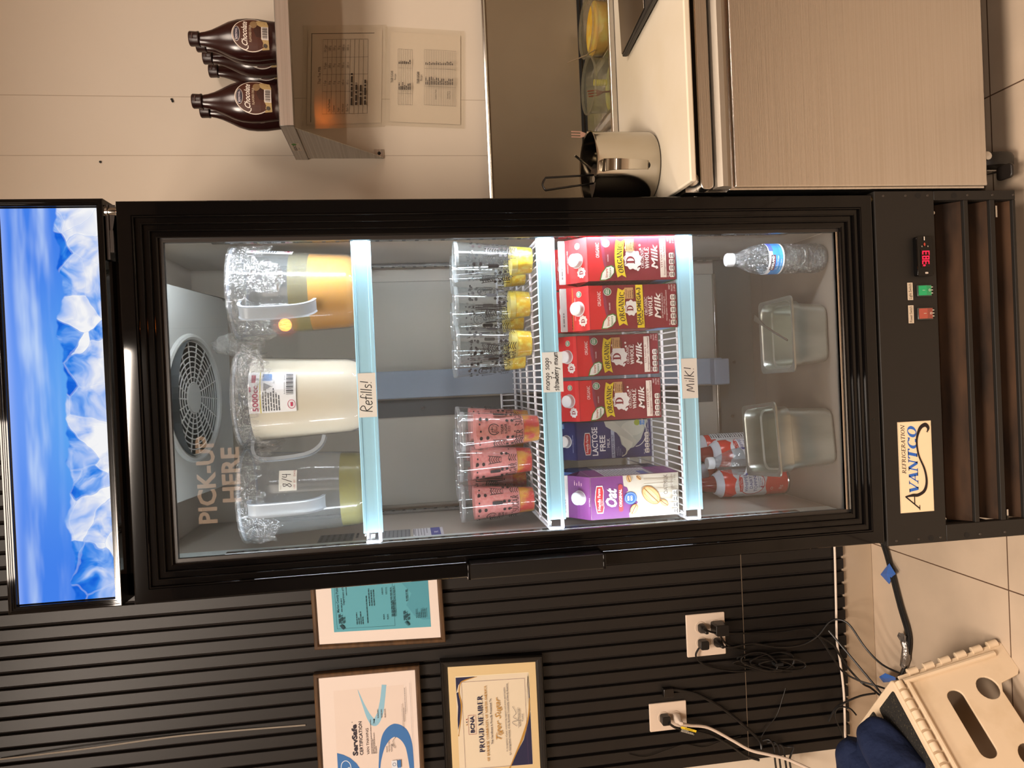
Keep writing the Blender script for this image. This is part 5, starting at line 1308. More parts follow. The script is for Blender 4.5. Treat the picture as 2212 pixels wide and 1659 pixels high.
# ---------------------------------------------------------------- prep table
TX0, TX1 = .362, 1.62
e = empty('prep_table', (1.0, .3, 0), 'stainless steel refrigerated prep table with a raised lid, right of the fridge', 'table'); PT = e
m_tbl = mat('table_steel', '#d8d4ce', .24, metal=1, noise=((1.5, 1.5, 320), '#cfcac2', .35, .65), bump=((3, 3, 900), .2, .002))
g = MB(); g.rbox(TX0, TX1, .006, .60, .112, .668, .003); at0(g, 'cabinet', m_tbl, e, bevel=.001)
g = MB(); g.rbox(TX0+.004, TX1, -.004, .010, .1125, .660, .003, axis='y'); at0(g, 'door', m_tbl, e, bevel=.003)
m_grip = mat('grip_steel', '#a89f92', .5, metal=.7)
# rolled grip over the door, front rail
g = MB(); g.loft([[(x, y, z) for y, z in ((.006, .702), (-.012, .700), (-.020, .692), (-.020, .682), (-.014, .674), (-.004, .668), (.006, .668))] for x in (TX0+.002, TX1)]); at0(g, 'door_grip', m_grip, e, smooth=True, angle=.5)
g = MB(); g.rbox(TX0, TX1, -.006, .02, .704, .731, .010, axis='y'); at0(g, 'front_rail', m_tbl, e, bevel=.002)
g = MB(); g.box(TX0+.01, TX1, .004, .05, .731, .757); at0(g, 'shade_strip', m_dark, e)  # solid black strip stands in for the shade under the board
g = MB(); g.box(TX0, TX1, .02, .60, .668, .752); at0(g, 'top_body', m_tbl, e)
g = MB(); g.lathe([(0, 0), (.012, 0), (.012, .006), (.004, .010), (0, .010)], 16, Matrix.Translation((TX0+.02, .004, .745)) @ Matrix.Rotation(PI/2, 4, 'X')); at0(g, 'clip', m_chrome, e)
# pan rail
g = MB(); g.box(TX0, TX1, .380, .396, .745, .784); g.box(TX0, TX1, .560, .600, .745, .800); at0(g, 'pan_rail', m_tbl, e, bevel=.002)
g = MB(); g.box(TX0, TX1, .396, .560, .690, .694); at0(g, 'well_floor', mat('well_steel', '#c2b9aa', .5, metal=.7, bump=((160, 160, 160), .6, .004)), e)
for x in (.56, .66, .815):
    g = MB(); g.box(x, x+.010, .396, .560, .765, .778); at0(g, 'divider_bar', m_steel_s, e, bevel=.001)
# raised lid leaning back, with a bright top edge
g = MB(); g.add([(TX0, .572, .802), (TX1, .572, .802), (TX1, .590, 1.058), (TX0, .590, 1.058), (TX0, .579, .802), (TX1, .579, .802), (TX1, .597, 1.058), (TX0, .597, 1.058)], [(0, 1, 2, 3), (7, 6, 5, 4), (0, 4, 5, 1), (1, 5, 6, 2), (2, 6, 7, 3), (3, 7, 4, 0)])
LID = at0(g, 'lid', mat('lid_inner', '#9a8c76', .22, metal=.55, spec=.6, noise=((3, 3, 3), '#8d7f6a', .3, .7)), e)
def lidpart(g, n, m, **k):
    o = g.build(n, m, LID, **k); return o
g = MB(); g.tube([(TX0, .588, 1.062), (TX1, .588, 1.062)], .0055, 8); o = g.build('lid_edge', m_chrome, LID, smooth=True)
g = MB(); g.box(TX0, TX1, .566, .572, .806, .812); g.box(TX0, TX1, .560, .566, .798, .803); g.build('lid_hinge', m_dark, LID)
# castor
g = MB(); cx0, cy0 = .430, .070
g.lathe([(0, -.014), (.026, -.014), (.050, -.013), (.052, -.008), (.052, .008), (.050, .013), (.026, .014), (0, .014)], 32, Matrix.Translation((cx0, cy0, .0525)) @ Matrix.Rotation(PI/2, 4, 'Y'))
CA = at0(g, 'castor', mat('castor_rubber', '#17130f', .5), e, smooth=True, angle=.6)
g = MB(); g.box(cx0-.020, cx0-.0165, cy0-.022, cy0+.022, .045, .112); g.box(cx0+.0165, cx0+.020, cy0-.022, cy0+.022, .045, .112); g.box(cx0-.030, cx0+.030, cy0-.03, cy0+.03, .106, .112)
g.lathe([(0, 0), (.010, 0), (.010, .008), (0, .010)], 12, Matrix.Translation((cx0+.018, cy0, .052)) @ Matrix.Rotation(PI/2, 4, 'Y')); g.lathe([(0, 0), (.009, 0), (.009, .012), (0, .014)], 12, Matrix.Translation((cx0+.005, cy0-.035, .085)) @ Matrix.Rotation(PI/2, 4, 'X'))
g.build('castor_fork', m_chrome, CA, bevel=.001)
g = MB(); g.rbox(cx0-.046, cx0-.016, cy0-.074, cy0-.034, .050, .057, .008); g.build('brake_pedal', mat('brake_black', '#1d1815', .4), CA, bevel=.002)
for x in (1.5,):
    g = MB(); g.lathe([(0, -.014), (.050, -.013), (.052, .0), (.050, .013), (0, .014)], 24, Matrix.Translation((x, .07, .0525)) @ Matrix.Rotation(PI/2, 4, 'Y')); g.box(x-.02, x+.02, .05, .09, .10, .113); at0(g, 'castor', mat('castor_rubber', '#17130f', .5), e)
for x in (.43, 1.5):
    g = MB(); g.lathe([(0, -.014), (.050, -.013), (.052, .0), (.050, .013), (0, .014)], 24, Matrix.Translation((x, .52, .0525)) @ Matrix.Rotation(PI/2, 4, 'Y')); g.box(x-.02, x+.02, .50, .54, .10, .113); at0(g, 'castor', mat('castor_rubber', '#17130f', .5), e)

# cutting board
g = MB(); g.box(.366, TX1, -.050, .379, .757, .770)
o = g.build('cutting_board', mat('board_plastic', '#d8cebc', .45, spec=.4, noise=((5, 5, 5), '#d0c4ac', .35, .7)), bevel=.003); tag(o, 'long white plastic cutting board along the front of the steel table', 'cutting board')
ZB = .7702
# pot
e = empty('steel_pot', (.452, .163, ZB), 'tall polished steel pot standing at the left end of the cutting board', 'pot')
m_pot = mat('pot_steel', '#b9b2a6', .13, metal=1)
g = MB(); g.lathe([(.0005, 0), (.062, 0), (.069, .003), (.0725, .012), (.0725, .132), (.0745, .136), (.0740, .138), (.0715, .136), (.0705, .12), (.0705, .006), (.0005, .0045)], 64)
g.build('pot_body', m_pot, e, smooth=True, angle=.8)
g = MB(); d = Vector((-.22, -1, 0)).normalized(); t = Vector((1, -.22, 0)).normalized(); P = smooth_path([d*.073+Vector((0, 0, .124)), d*.090+Vector((0, 0, .122)), d*.110+Vector((0, 0, .108)), d*.108+Vector((0, 0, .075)), d*.092+Vector((0, 0, .042)), d*.074+Vector((0, 0, .030))], 4); rings = []
for i, p in enumerate(P):
    tg = (P[min(i+1, len(P)-1)]-P[max(i-1, 0)]).normalized(); nn = tg.cross(t).normalized(); wd = .013 - .005*i/len(P)
    rings.append([tuple(p+t*a*wd+nn*b) for a, b in ((-1, -.001), (1, -.001), (1, .001), (-1, .001))])
g.loft(rings); g.build('pot_handle', m_pot, e, bevel=.0006)
g = MB(); g.lathe([(0, 0), (.008, 0), (.0075, .004), (0, .006)], 16, Matrix.Translation(d*.0725+Vector((0, 0, .034))) @ d.to_track_quat('Z', 'Y').to_matrix().to_4x4()); g.build('rivet', m_dark, e, smooth=True)
# strainer with a wire handle leaning in the pot
o0 = Vector((.452, .163, ZB))
e = empty('strainer', tuple(o0), 'strainer with a black wire loop handle standing in the steel pot', 'strainer')
H0 = [px(1282, 378, Y=.13)-o0, px(1178, 384, Y=.10)-o0, px(1172, 398, Y=.10)-o0, px(1178, 411, Y=.10)-o0, px(1282, 396, Y=.13)-o0]
g = MB(); g.tube([H0[0]] + smooth_path(H0[1:4], 5) + [H0[4]], .0021, 8); g.build('wire_handle', mat('black_wire', '#0c0a0a', .3), e, smooth=True)
g = MB(); base_ = (H0[0]+H0[4])/2; g.tube([base_, base_+Vector((.002, .005, -.03))], .007, 8)
g.loft([[tuple(Vector((-.030+r*math.cos(2*PI*i/24), .0+r*math.sin(2*PI*i/24), z))) for i in range(24)] for r, z in ((.036, .126), (.033, .10), (.024, .075), (.002, .062))], cap=False)
g.build('strainer_bowl', m_steel_s, e, smooth=True)
# small spoon handle showing over the pot
o = MB(); a = px(1242, 336, Y=.19); b = px(1262, 352, Y=.20); 
g = MB(); g.tube([a, b, b+(b-a)*2.5], .0026, 6); o = g.build('teaspoon', m_steel_s, smooth=True); tag(o, 'small steel spoon handle poking out over the back rim of the pot', 'spoon')

# food tubs in the rail
m_tub = clear('tub_plastic', '#e8e6d8', .22, '#cfcbb6', .12, .8, 1.4)
def tub(x, y, label, colr, liq, rx=.062, tilt=0.):
    e = empty('food_tub', (x, y, .6945), label, 'tub', None)
    P = [(.0005, .001), (rx-.010, .001), (rx-.006, .008), (rx, .118), (rx+.004, .120), (rx+.004, .124), (rx-.001, .124), (rx-.002, .118)]
    g = MB(); g.lathe(P, 40, sy=1.0); g.build('tub_wall', m_tub, e, smooth=True, angle=.8)
    g = MB(); g.lathe([(.0005, .004), (rx-.010, .005), (rx-.0035, liq), (.0005, liq+.002)], 36); g.build('contents', mat('contents_'+colr, colr, .35, spec=.5, noise=((40, 40, 40), '#d8c860', .45, .7)), e, smooth=True)
    return e
tub(.890, .468, 'round plastic tub of yellow fruit in the table rail, furthest from the fridge', '#d9a622', .105, .068)
tub(.746, .468, 'round plastic tub holding green jelly and a brown fork, beside the yellow tub', '#a9ab6c', .060, .067)
g = MB()
for k in range(7): g.lathe([(.0005, 0), (.008, .0005), (.008, .0045), (.0005, .005)], 14, Matrix.Translation((.752, .462, .770+k*.0048)))
o = g.build('jelly_sticks', mat('green_jelly', '#a8a03a', .3)); tag(o, 'stack of green jelly pieces inside the tub with the brown fork', 'jelly')
def fork(name, a, b, label, m, tines=True, w_=.0085):
    a, b = Vector(a), Vector(b); d = (a-b).normalized(); s = Vector((1, 0, 0)) - d*d.x; s.normalize()
    e = empty(name, tuple(b), label, 'fork')
    g = MB(); g.tube([(0, 0, 0), d*((a-b).length-.040)], .0024, 6); g.build('fork_handle', m, e, smooth=True)
    g = MB(); L = (a-b).length; q0 = L-.042; q1 = L-.024
    ring = []
    n = d.cross(s).normalized()*.0008
    def quad(p, w0, q, w1): g.loft([[tuple(d*p+s*w0+n), tuple(d*p-s*w0+n), tuple(d*p-s*w0-n), tuple(d*p+s*w0-n)], [tuple(d*q+s*w1+n), tuple(d*q-s*w1+n), tuple(d*q-s*w1-n), tuple(d*q+s*w1-n)]])
    quad(q0, .002, q1, w_)
    for k in (-1, 0, 1):
        o = s*k*w_*.78; g.loft([[tuple(d*p+o+s*.0014+n), tuple(d*p+o-s*.0014+n), tuple(d*p+o-s*.0014-n), tuple(d*p+o+s*.0014-n)] for p in (q1, L)])
    g.build('fork_head', m, e)
fork('fork', px(1270, 203, Y=.44), px(1330, 196, Y=.45), 'brown plastic fork standing in the green jelly tub', mat('fork_brown', '#6b3a26', .35))
fork('fork', px(1234, 290, Y=.44), px(1325, 293, Y=.45), 'clear pinkish plastic fork standing in the well beside the pot', mat('fork_pink', '#c79a86', .25, alpha=.7))
g = MB(); g.tube([px(1225, 136, Y=.52), px(1265, 120, Y=.47), px(1285, 108, Y=.44)], .0014, 6); o = g.build('skewer', mat('skewer', '#7a6850', .5)); tag(o, 'thin stick leaning on the rim of the yellow tub', 'stick')
bm_c = MB(); 
for k in range(14):
    r = random.Random(k); bm_c.lathe([(.0005, -.010), (.009, -.006), (.011, 0), (.009, .006), (.0005, .010)], 8, Matrix.Translation((.585+r.uniform(-.03, .03), .455+r.uniform(-.03, .03), .748+r.uniform(0, .022))) @ Matrix.Rotation(r.uniform(0, 3), 4, 'X'))
o = bm_c.build('cheese_foam', mat('cream_lumps', '#dccf9e', .5), smooth=True); tag(o, 'lumpy cream-coloured topping heaped in the rail next to the pot', 'topping'); o['kind'] = 'stuff'
g = MB(); g.rbox(.545, .635, .405, .515, .6955, .742, .01); o = g.build('rail_pan', m_steel_s, bevel=.002); tag(o, 'small steel insert holding the cream-coloured topping', 'pan')

# kitchen scale
e = empty('kitchen_scale', (.765, .175, ZB), 'flat black kitchen scale with a brushed steel top, lying askew on the cutting board', 'scale', None, .08)
g = MB(); g.loft([[(x, y, z) for x, y in ((-.020, .105), (.24, .105), (.24, -.128), (.010, -.128), (-.012, -.108))] for z in (.004, .016)]); g.build('scale_body', mat('scale_black', '#2a2724', .4), e, bevel=.003)
g = MB(); g.loft([[(x, y, z) for x, y in ((-.016, .100), (.24, .100), (.24, -.062), (-.004, -.062))] for z in (.0165, .0185)]); g.build('scale_plate', mat('plate_steel', '#8d857b', .3, metal=1, aniso=.6), e, bevel=.0008)
for yy in (.08, -.10):
    g = MB(); g.lathe([(0, 0), (.008, 0), (.008, .004), (0, .004)], 12, Matrix.Translation((.02, yy, 0))); g.build('scale_foot', m_dark, e)
c = Canvas(.0001); c.rr(.030, -.102, .095, -.088, .006, '#d8d2c8'); c.rr(.031, -.101, .094, -.089, .0055, '#2a2724'); c.text('OXO good grips', .036, -.0985, .007, '#d8d2c8', w=.052)
c.build('scale_badge', lambda u, v, l: (u, v, .0166+l), e)

# ---------------------------------------------------------------- framed certificates on the slats
def framed(name, label, tl, tr, bl, W, H, fw, fmat, mat_col, draw, prof, flip=False):
    """tl, tr, bl: corner points; W x H size; front plane facing the viewer"""
    o3 = Vector(bl); ex = (Vector(tr)-Vector(tl)).normalized(); ez = (Vector(tl)-Vector(bl)).normalized()
    e = empty(name, tuple(o3), label, 'picture frame')
    ang = math.atan2(ex.z, ex.x)
    def Pt(u, v, l): return (ex.x*u + ez.x*v, -l, ex.z*u + ez.z*v)
    g = MB(); rings = []
    for s, y in prof: rings.append([Pt(s, s, -y), Pt(W-s, s, -y), Pt(W-s, H-s, -y), Pt(s, H-s, -y)])
    g.loft(rings, cap=False); g.build('frame', fmat, e)
    g = MB(); g.add([Pt(fw-.002, fw-.002, 0), Pt(W-fw+.002, fw-.002, 0), Pt(W-fw+.002, H-fw+.002, 0), Pt(fw-.002, H-fw+.002, 0)], [(0, 1, 2, 3)]); g.build('backing', mat('backing_'+mat_col, mat_col, .6), e)
    c = Canvas(.00015); draw(c, W-2*fw, H-2*fw)
    c.build('certificate', lambda u, v, l: Pt(u+fw, v+fw, l+.0006), e)
    g = MB(); g.add([Pt(fw-.001, fw-.001, .0045), Pt(W-fw+.001, fw-.001, .0045), Pt(W-fw+.001, H-fw+.001, .0045), Pt(fw-.001, H-fw+.001, .0045)], [(0, 1, 2, 3)]); g.build('frame_glass', clear('frame_glass', '#fafafa', .0, '#ffffff', .0, 1, 1.3), e)
    return e
m_walnut = mat('walnut_frame', '#5b4128', .4, noise=((10, 10, 60), '#3d2a19', .35, .65))
m_blackfr = mat('black_frame', '#14110f', .28, spec=.6)
pw = [(0, .016), (0, -.004), (.002, -.006), (.008, -.006), (.011, -.003), (.0125, .0)]
YF = .575
def V3(x, y, z): return Vector((x, y, z))
def teal(c, W, H):
    c.rect(0, 0, W, H, '#e9dcd4'); x0, y0, x1, y1 = .029, .023, W-.029, H-.0385
    c.rect(x0, y0, x1, y1, '#5ba6b8'); c.poly([(x0+.02, y0), (x1, y0), (x1, y0+.075), (x0+.12, y0+.07), (x0+.09, y0+.045), (x0+.06, y0+.06), (x0+.03, y0+.04), (x0+.02, y0+.02)], '#5099ac')
    ink = '#1e4450'; h = y1-y0; c.frame(x0+.008, y0+.092, x1-.008, y1-.008, .0006, ink)
    c.text('Marion County Public Health', .079, y1-.0165, .0062, ink, w=.088, bold=.02); c.text('Department of Food and Consumer', .098, y1-.031, .0052, ink, w=.098, bold=.015)
    c.lines(.080, y1-.024, .10, 1, 1, .002, ink, 1); c.lines(.122, y1-.038, .05, 1, 1, .0016, ink, 2)
    for i in range(4): c.lines(.046, y1-.060-i*.005, .048, 1, 1, .0020, ink, i)
    c.lines(.048, y1-.087, .13, 1, 1, .0018, ink, 5)
    for i in range(3): c.lines(.092, y1-.094-i*.006, .085, 1, 1, .0018, ink, 10+i)
    for q in (.128, .138): c.lines(.055, y1-q, .035, 1, 1, .0016, ink, 3); c.lines(.12, y1-q, .045, 1, 1, .0016, ink, 4)
    for i in range(3): c.lines(.062, y1-.150-i*.0042, .115, 1, 1, .0020, ink, 20+i)
    for yy in (y1-.020, y1-.184): c.poly([(x0+.010, yy), (x0+.017, yy+.005), (x0+.020, yy), (x0+.016, yy-.005), (x0+.009, yy-.008), (x0+.006, yy-.004)], ink); c.lines(x0+.022, yy+.003, .026, 3, .0055, .003, ink, 6)
    c.lines(.10, y1-.190, .07, 1, 1, .0026, ink, 7)
    for i in range(6): c.lines(.055, y1-.222-i*.0045+.01, .045, 1, 1, .0018, ink, 30+i)
TL, BL = V3(-.7210, YF, 1.5755), V3(-.7270, YF, 1.2345)
TL = px(680, 1403, Y=YF); BL = px(963, 1386, Y=YF); Hh = (TL-BL).length; TR = TL + V3(Hh*.80, 0, .006)
framed('certificate_frame', 'walnut-framed teal health department certificate, half hidden by the fridge door', TL, TR, BL, Hh*.80, Hh, .0125, m_walnut, '#e9dcd4', teal, pw)
def serv(c, W, H):
    c.rect(0, 0, W, H, '#e6d8d0'); ink = '#3a3236'; b1 = '#3d74b4'; b2 = '#8fc0d8'
    P = lambda *q: [(W-r, H-t) for r, t in q]
    c.rect(W-.29, .03, W-.035, H-.035, '#e2d2c8')
    c.stroke(P((.038, .096), (.079, .109), (.112, .122), (.126, .135), (.104, .149), (.070, .157), (.031, .163)), [.0008, .006, .013, .019, .015, .0125, .0115], b2, smooth=8)
    c.stroke(P((.262, .139), (.225, .143), (.190, .151), (.163, .165), (.152, .184), (.163, .204), (.197, .2185), (.262, .2235)), [.003, .006, .013, .026, .036, .030, .018, .010], b1, smooth=8)
    c.poly(P((.195, .036), (.201, .052), (.211, .068), (.226, .083), (.245, .094), (W-.01, .12), (W-.01, .036)), b1)
    c.stroke(P((.236, .044), (.222, .047), (.217, .057), (.226, .067), (.245, .070)), .0016, '#e6eef6', smooth=5); c.text('e', W-.240, H-.066, .009, '#e6eef6', bold=.03)
    c.text('ServSafe', W-.2065, H-.0877, .0125, '#34303c', w=.081, bold=.045); c.text('®', W-.121, H-.079, .003, ink)
    c.text('CERTIFICATION', W-.2065, H-.1013, .0085, '#34303c', w=.087, bold=.012); c.text('VAN THAWNG', W-.2065, H-.117, .0066, ink, w=.068)
    for i in range(4): c.lines(W-.206, H-.124-i*.0037, .14-.03*i, 1, 1, .0013, '#6a6266', i)
    for i in range(3): c.lines(W-.115, H-.144-i*.009, .045, 1, 1, .0015, '#6a6266', 10+i)
    for i in range(3): c.lines(W-.205, H-.162-i*.006, .045, 1, 1, .0013, '#6a6266', 14+i)
    c.stroke(P((.190, .180), (.186, .174), (.196, .184), (.178, .178), (.168, .186)), .0008, ink, smooth=4)
    c.rect(W-.248, H-.186, W-.228, H-.172, '#dfe4ec'); c.rect(W-.248, H-.196, W-.228, H-.187, b1); c.ring(W-.238, H-.179, .0045, .0045, .001, '#2c4a7c')
    for i in range(3): c.lines(W-.15+.02*i, H-.206-i*.0045, .10, 1, 1, .0012, '#6a6266', 20+i)
    c.rect(W-.235, H-.2285, W-.03, H-.2280, '#8a8086')
TR = px(677, 1456, Y=YF); BR = px(906, 1436, Y=YF); Hh = (TR-BR).length; dirx = V3(-1, 0, -.006)*(Hh*1.25)
TR = TR; TL = TR+dirx; BL = BR+dirx
framed('certificate_frame', 'walnut-framed ServSafe certification with blue swooshes, above the black frame', TL, TR, BL, Hh*1.25, Hh, .0125, m_walnut, '#e6d8d0', serv, pw)
pb = [(0, .014), (0, -.006), (.003, -.010), (.006, -.010), (.007, -.007), (.012, -.006), (.0125, -.004), (.018, -.002), (.0195, .0)]
def bcna(c, W, H):
    k = H/.2102; P = lambda *q: [(W-r*k, H-t*k) for r, t in q]; X = lambda r: W-r*k; T = lambda t: H-t*k
    c.rect(0, 0, W, H, '#dcc394'); c.rect(.02, T(.192), X(.024), T(.0166), '#e2d4bc'); ink = '#1f2348'; gold = '#b98a3c'
    c.rect(X(.0245), T(.192), X(.0232), T(.0166), '#efe2bc'); c.rect(.02, T(.1935), X(.024), T(.192), '#efe2bc')
    c.poly(P((.026, .0175), (.062, .0175), (.044, .023), (.034, .033), (.031, .052), (.026, .064)), ink)
    c.poly(P((.062, .0175), (.095, .020), (.125, .0175), (.150, .0175), (.120, .026), (.090, .026), (.060, .024)), ink)
    c.stroke(P((.0265, .068), (.033, .040), (.040, .028), (.062, .024), (.090, .028), (.122, .025), (.165, .0178)), [.001, .003, .0026, .003, .0035, .003, .001], gold, smooth=6)
    c.poly(P((.026, .192), (.026, .190), (.130, .190), (.110, .184), (.095, .178)), '#e2d4bc')
    c.poly(P((.118, .192), (.155, .183), (.185, .173), (.215, .155), (.245, .140), (.245, .192)), ink)
    c.poly(P((.030, .192), (.115, .192), (.16, .180), (.12, .188), (.08, .190)), ink)
    c.stroke(P((.085, .1915), (.130, .187), (.175, .172), (.205, .158), (.250, .136)), [.0015, .004, .006, .004, .002], gold, smooth=6)
    c.frame(X(.245), T(.182), X(.037), T(.030), .0006, '#6a4a6a')
    cx = X(.139)
    c.frame(X(.163), T(.0605), X(.117), T(.042), .0007, '#a05060'); c.text('BCNA', cx, T(.056), .0095*k, ink, w=.040*k, al='c', bold=.03)
    for i, q in enumerate(('#b98a3c', '#1f2348', '#a02030')): c.ell(X(.139)+i*.007, T(.0385), .0017, .0017, q, 5)
    c.serif('PROUD MEMBER', cx, T(.078), .0120*k, ink, w=.136*k, al='c', thick=.2, thin=.05)
    c.serif('OF BURMESE COMMUNITY OF NORTH AMERICA', cx, T(.089), .0056*k, gold, w=.180*k, al='c', thick=.20, thin=.09)
    c.text('This Certificate Is Proudly Presented To', X(.135), T(.099), .0048*k, ink, w=.109*k, al='c', bold=.01)
    c.text('Tiger Sugar', X(.133), T(.1195), .0140*k, gold, w=.103*k, al='c', shear=.45)
    c.text('in recognition of your unwavering support and active participation', X(.132), T(.133), .0040*k, ink, w=.154*k, al='c'); c.text('as a distinguished member of the Burmese Community of North America.', X(.132), T(.1400), .0040*k, ink, w=.173*k, al='c', bold=.01)
    c.stroke(P((.150, .158), (.140, .147), (.136, .161), (.128, .150), (.118, .157), (.102, .149)), .0008, ink, smooth=5)
    c.rect(X(.155), T(.1622), X(.105), T(.1617), ink); c.text('BONE THALOP', X(.130), T(.1668), .0045*k, ink, w=.042*k, al='c', bold=.01); c.text('President', X(.130), T(.1735), .0036*k, ink, w=.018*k, al='c')
TR = px(950, 1426, Y=YF); BR = px(1171, 1413, Y=YF); Hh = (TR-BR).length; dirx = V3(-1, 0, -.004)*(Hh*1.22)
framed('certificate_frame', 'black-framed cream PROUD MEMBER certificate with navy and gold corners, lowest on the slats', TR+dirx, TR, BR+dirx, Hh*1.22, Hh, .0195, m_blackfr, '#dcc394', bcna, pb)

# ---------------------------------------------------------------- outlets, plugs and cords
m_plate = mat('outlet_plastic', '#d9c6b4', .4)
m_cord = mat('black_cord', '#0d0a09', .42)
m_wcord = mat('white_cord', '#d9c8b8', .45)
def outlet(label, x0, x1, z0, z1, socks):
    e = empty('wall_outlet', ((x0+x1)/2, .587, (z0+z1)/2), label, 'outlet')
    cx, cz = (x0+x1)/2, (z0+z1)/2
    g = MB(); g.rbox(x0-cx, x1-cx, -.005, .001, z0-cz, z1-cz, .003, axis='y'); g.build('cover_plate', m_plate, e, bevel=.0015)
    for sx, sz in socks:
        g = MB(); g.lathe([(.0002, .0015), (.0160, .0015), (.0168, .0)], 24, Matrix.Translation((sx-cx, -.005, sz-cz)) @ Matrix.Rotation(PI/2, 4, 'X')); S = g.build('socket', mat('socket_face', '#cdb9a6', .4), e, smooth=True)
        g = MB(); g.box(sx-cx-.007, sx-cx-.005, -.0068, -.0064, sz-cz+.001, sz-cz+.009); g.box(sx-cx+.005, sx-cx+.007, -.0068, -.0064, sz-cz+.001, sz-cz+.009); g.lathe([(0, 0), (.0022, 0)], 10, Matrix.Translation((sx-cx, -.0066, sz-cz-.006)) @ Matrix.Rotation(PI/2, 4, 'X')); g.build('slots', m_dark, S)
    return e
Q = lambda x, y, Y=.587: px(x, y, Y=Y)
a, b = Q(1480, 1328), Q(1567, 1411)
S4 = [Q(1512, 1354), Q(1544, 1350), Q(1514, 1387), Q(1546, 1384)]
outlet('white four-socket outlet with four black plugs, nearest the fridge', b.x, a.x, b.z, a.z, [(p.x, p.z) for p in S4])
a, b = Q(1401, 1520), Q(1483, 1571)
S2 = [Q(1432, 1548), Q(1458, 1546)]
outlet('white two-socket outlet with a white cord and a black cord, left of the other outlet', b.x, a.x, b.z, a.z, [(p.x, p.z) for p in S2])
def plug(name, p, kind, label, path, r=.0027, m=None, group=None):
    m = m or m_cord; e = empty(name, tuple(p), label, 'plug')
    g = MB()
    if kind == 'brick': g.rbox(-.016, .014, -.048, -.008, -.020, .016, .005, axis='y')
    elif kind == 'flat': g.rbox(-.012, .012, -.030, -.008, -.012, .012, .005, axis='y')
    else:
        g.loft([[(a*.9, -y, b*.9) for a, b in rrect(-w_, w_, -h_, h_, min(w_, h_)*.6, 3)] for w_, h_, y in ((.013, .011, .008), (.013, .011, .020), (.009, .009, .030), (.006, .006, .040), (.005, .005, .050))])
    g.build('plug_body', m, e, bevel=.001)
    if path:
        P = smooth_path([Vector(q)-Vector(p) for q in path], 6); g = MB(); g.tube(P, r, 8); g.build('cord', m, e, smooth=True)
    return e
Cw = lambda *ps: [px(x, y, Y=Y) for x, y, Y in ps]
plug('power_plug', S4[0]-V3(0, 0, 0), 'round', 'black plug in the upper-right socket whose cord runs down to the floor strip', Cw((1520, 1358, .540), (1545, 1367, .548), (1600, 1368, .565), (1680, 1366, .57), (1738, 1359, .56), (1768, 1375, .56), (1795, 1415, .55), (1820, 1450, .55), (1855, 1470, .53), (1895, 1482, .50), (1925, 1492, .46)))
plug('power_adapter', S4[1], 'brick', 'bulky black adapter in the lower-right socket, cord hanging left', Cw((1552, 1362, .552), (1560, 1380, .56), (1570, 1392, .575), (1590, 1402, .58), (1612, 1404, .58)))
plug('power_plug', S4[2], 'flat', 'square black plug in the upper-left socket, its cord looping low to the left', Cw((1510, 1400, .565), (1503, 1415, .57), (1512, 1430, .575), (1540, 1443, .578), (1590, 1450, .578), (1640, 1446, .578), (1680, 1440, .578)))
plug('power_plug', S4[3], 'round', 'black plug in the lower-left socket with the cord waving over the slats', Cw((1556, 1396, .545), (1580, 1398, .56), (1625, 1390, .572), (1680, 1398, .574), (1730, 1393, .57), (1765, 1375, .56), (1790, 1345, .55), (1810, 1338, .54), (1835, 1350, .52), (1870, 1400, .49), (1905, 1435, .45), (1945, 1455, .40)))
plug('power_plug', S2[0], 'flat', 'small black plug beside the white plug, with a yellow-striped warning tag', Cw((1445, 1562, .555), (1460, 1572, .562), (1490, 1577, .57), (1540, 1590, .575), (1580, 1612, .575), (1610, 1632, .575), (1640, 1642, .57)), .0034)
plug('power_plug', S2[1], 'round', 'white plug whose thick white cord runs down past the frame edge', Cw((1468, 1562, .54), (1490, 1567, .555), (1530, 1572, .565), (1580, 1598, .565), (1620, 1620, .56), (1660, 1630, .55), (1700, 1640, .54), (1750, 1662, .52)), .0042, m_wcord)
c = Canvas(.0001); c.rect(0, 0, .046, .016, '#141210'); c.rect(0, 0, .046, .006, '#e0c22a'); c.lines(.003, .0125, .040, 3, .0028, .0014, '#c9c2b4', 2); c.text('WARNING', .023, .0012, .0036, '#1a1614', al='c')
ta = px(1469, 1578, Y=.558); tb = px(1513, 1590, Y=.558); dv = (tb-ta).normalized()
up_ = Vector((-.97, 0, -.23))
def tagfn(u, v, l): p = ta + dv*u + V3(dv.z, 0, -dv.x)*(v-.012); return (p.x, p.y-l, p.z)
o = c.build('warning_tag', tagfn); tag(o, 'black tag with a yellow stripe hanging on the lower cord', 'tag')
# coiled bundle of black cord
g = MB()
for k, (cx, cy, rx, ry, ph) in enumerate(((1655, 1425, 62, 22, .2), (1650, 1438, 70, 17, .5), (1668, 1428, 52, 26, -.3), (1690, 1436, 58, 16, .1), (1640, 1432, 48, 24, .9))):
    P = []
    for i in range(28):
        t = 2*PI*i/28; u = rx*math.cos(t)*(1-.15*k*.3); v = ry*math.sin(t)*(.75+.25*math.cos(t+ph)) + rx*.18*math.cos(t)*math.sin(ph)
        P.append(px(cx+u, cy+v, Y=.580-.003*k+.002*math.sin(3*t)))
    g.tube(P, .0026, 6, close=True)
o = g.build('coiled_cord', m_cord, smooth=True); tag(o, 'bundled loops of thin black cord hanging on the slats below the four-socket outlet', 'cord')
g = MB(); p = px(1678, 1432, Y=.578); g.box(p.x-.004, p.x+.004, .563, .584, p.z-.012, p.z+.012); g.build('cord_tie', m_dark, o)
def cord(name, pts, r, m, label, **k):
    g = MB(); g.tube(smooth_path(pts, 6), r, 7); o = g.build(name, m, smooth=True); tag(o, label, 'cord'); return o
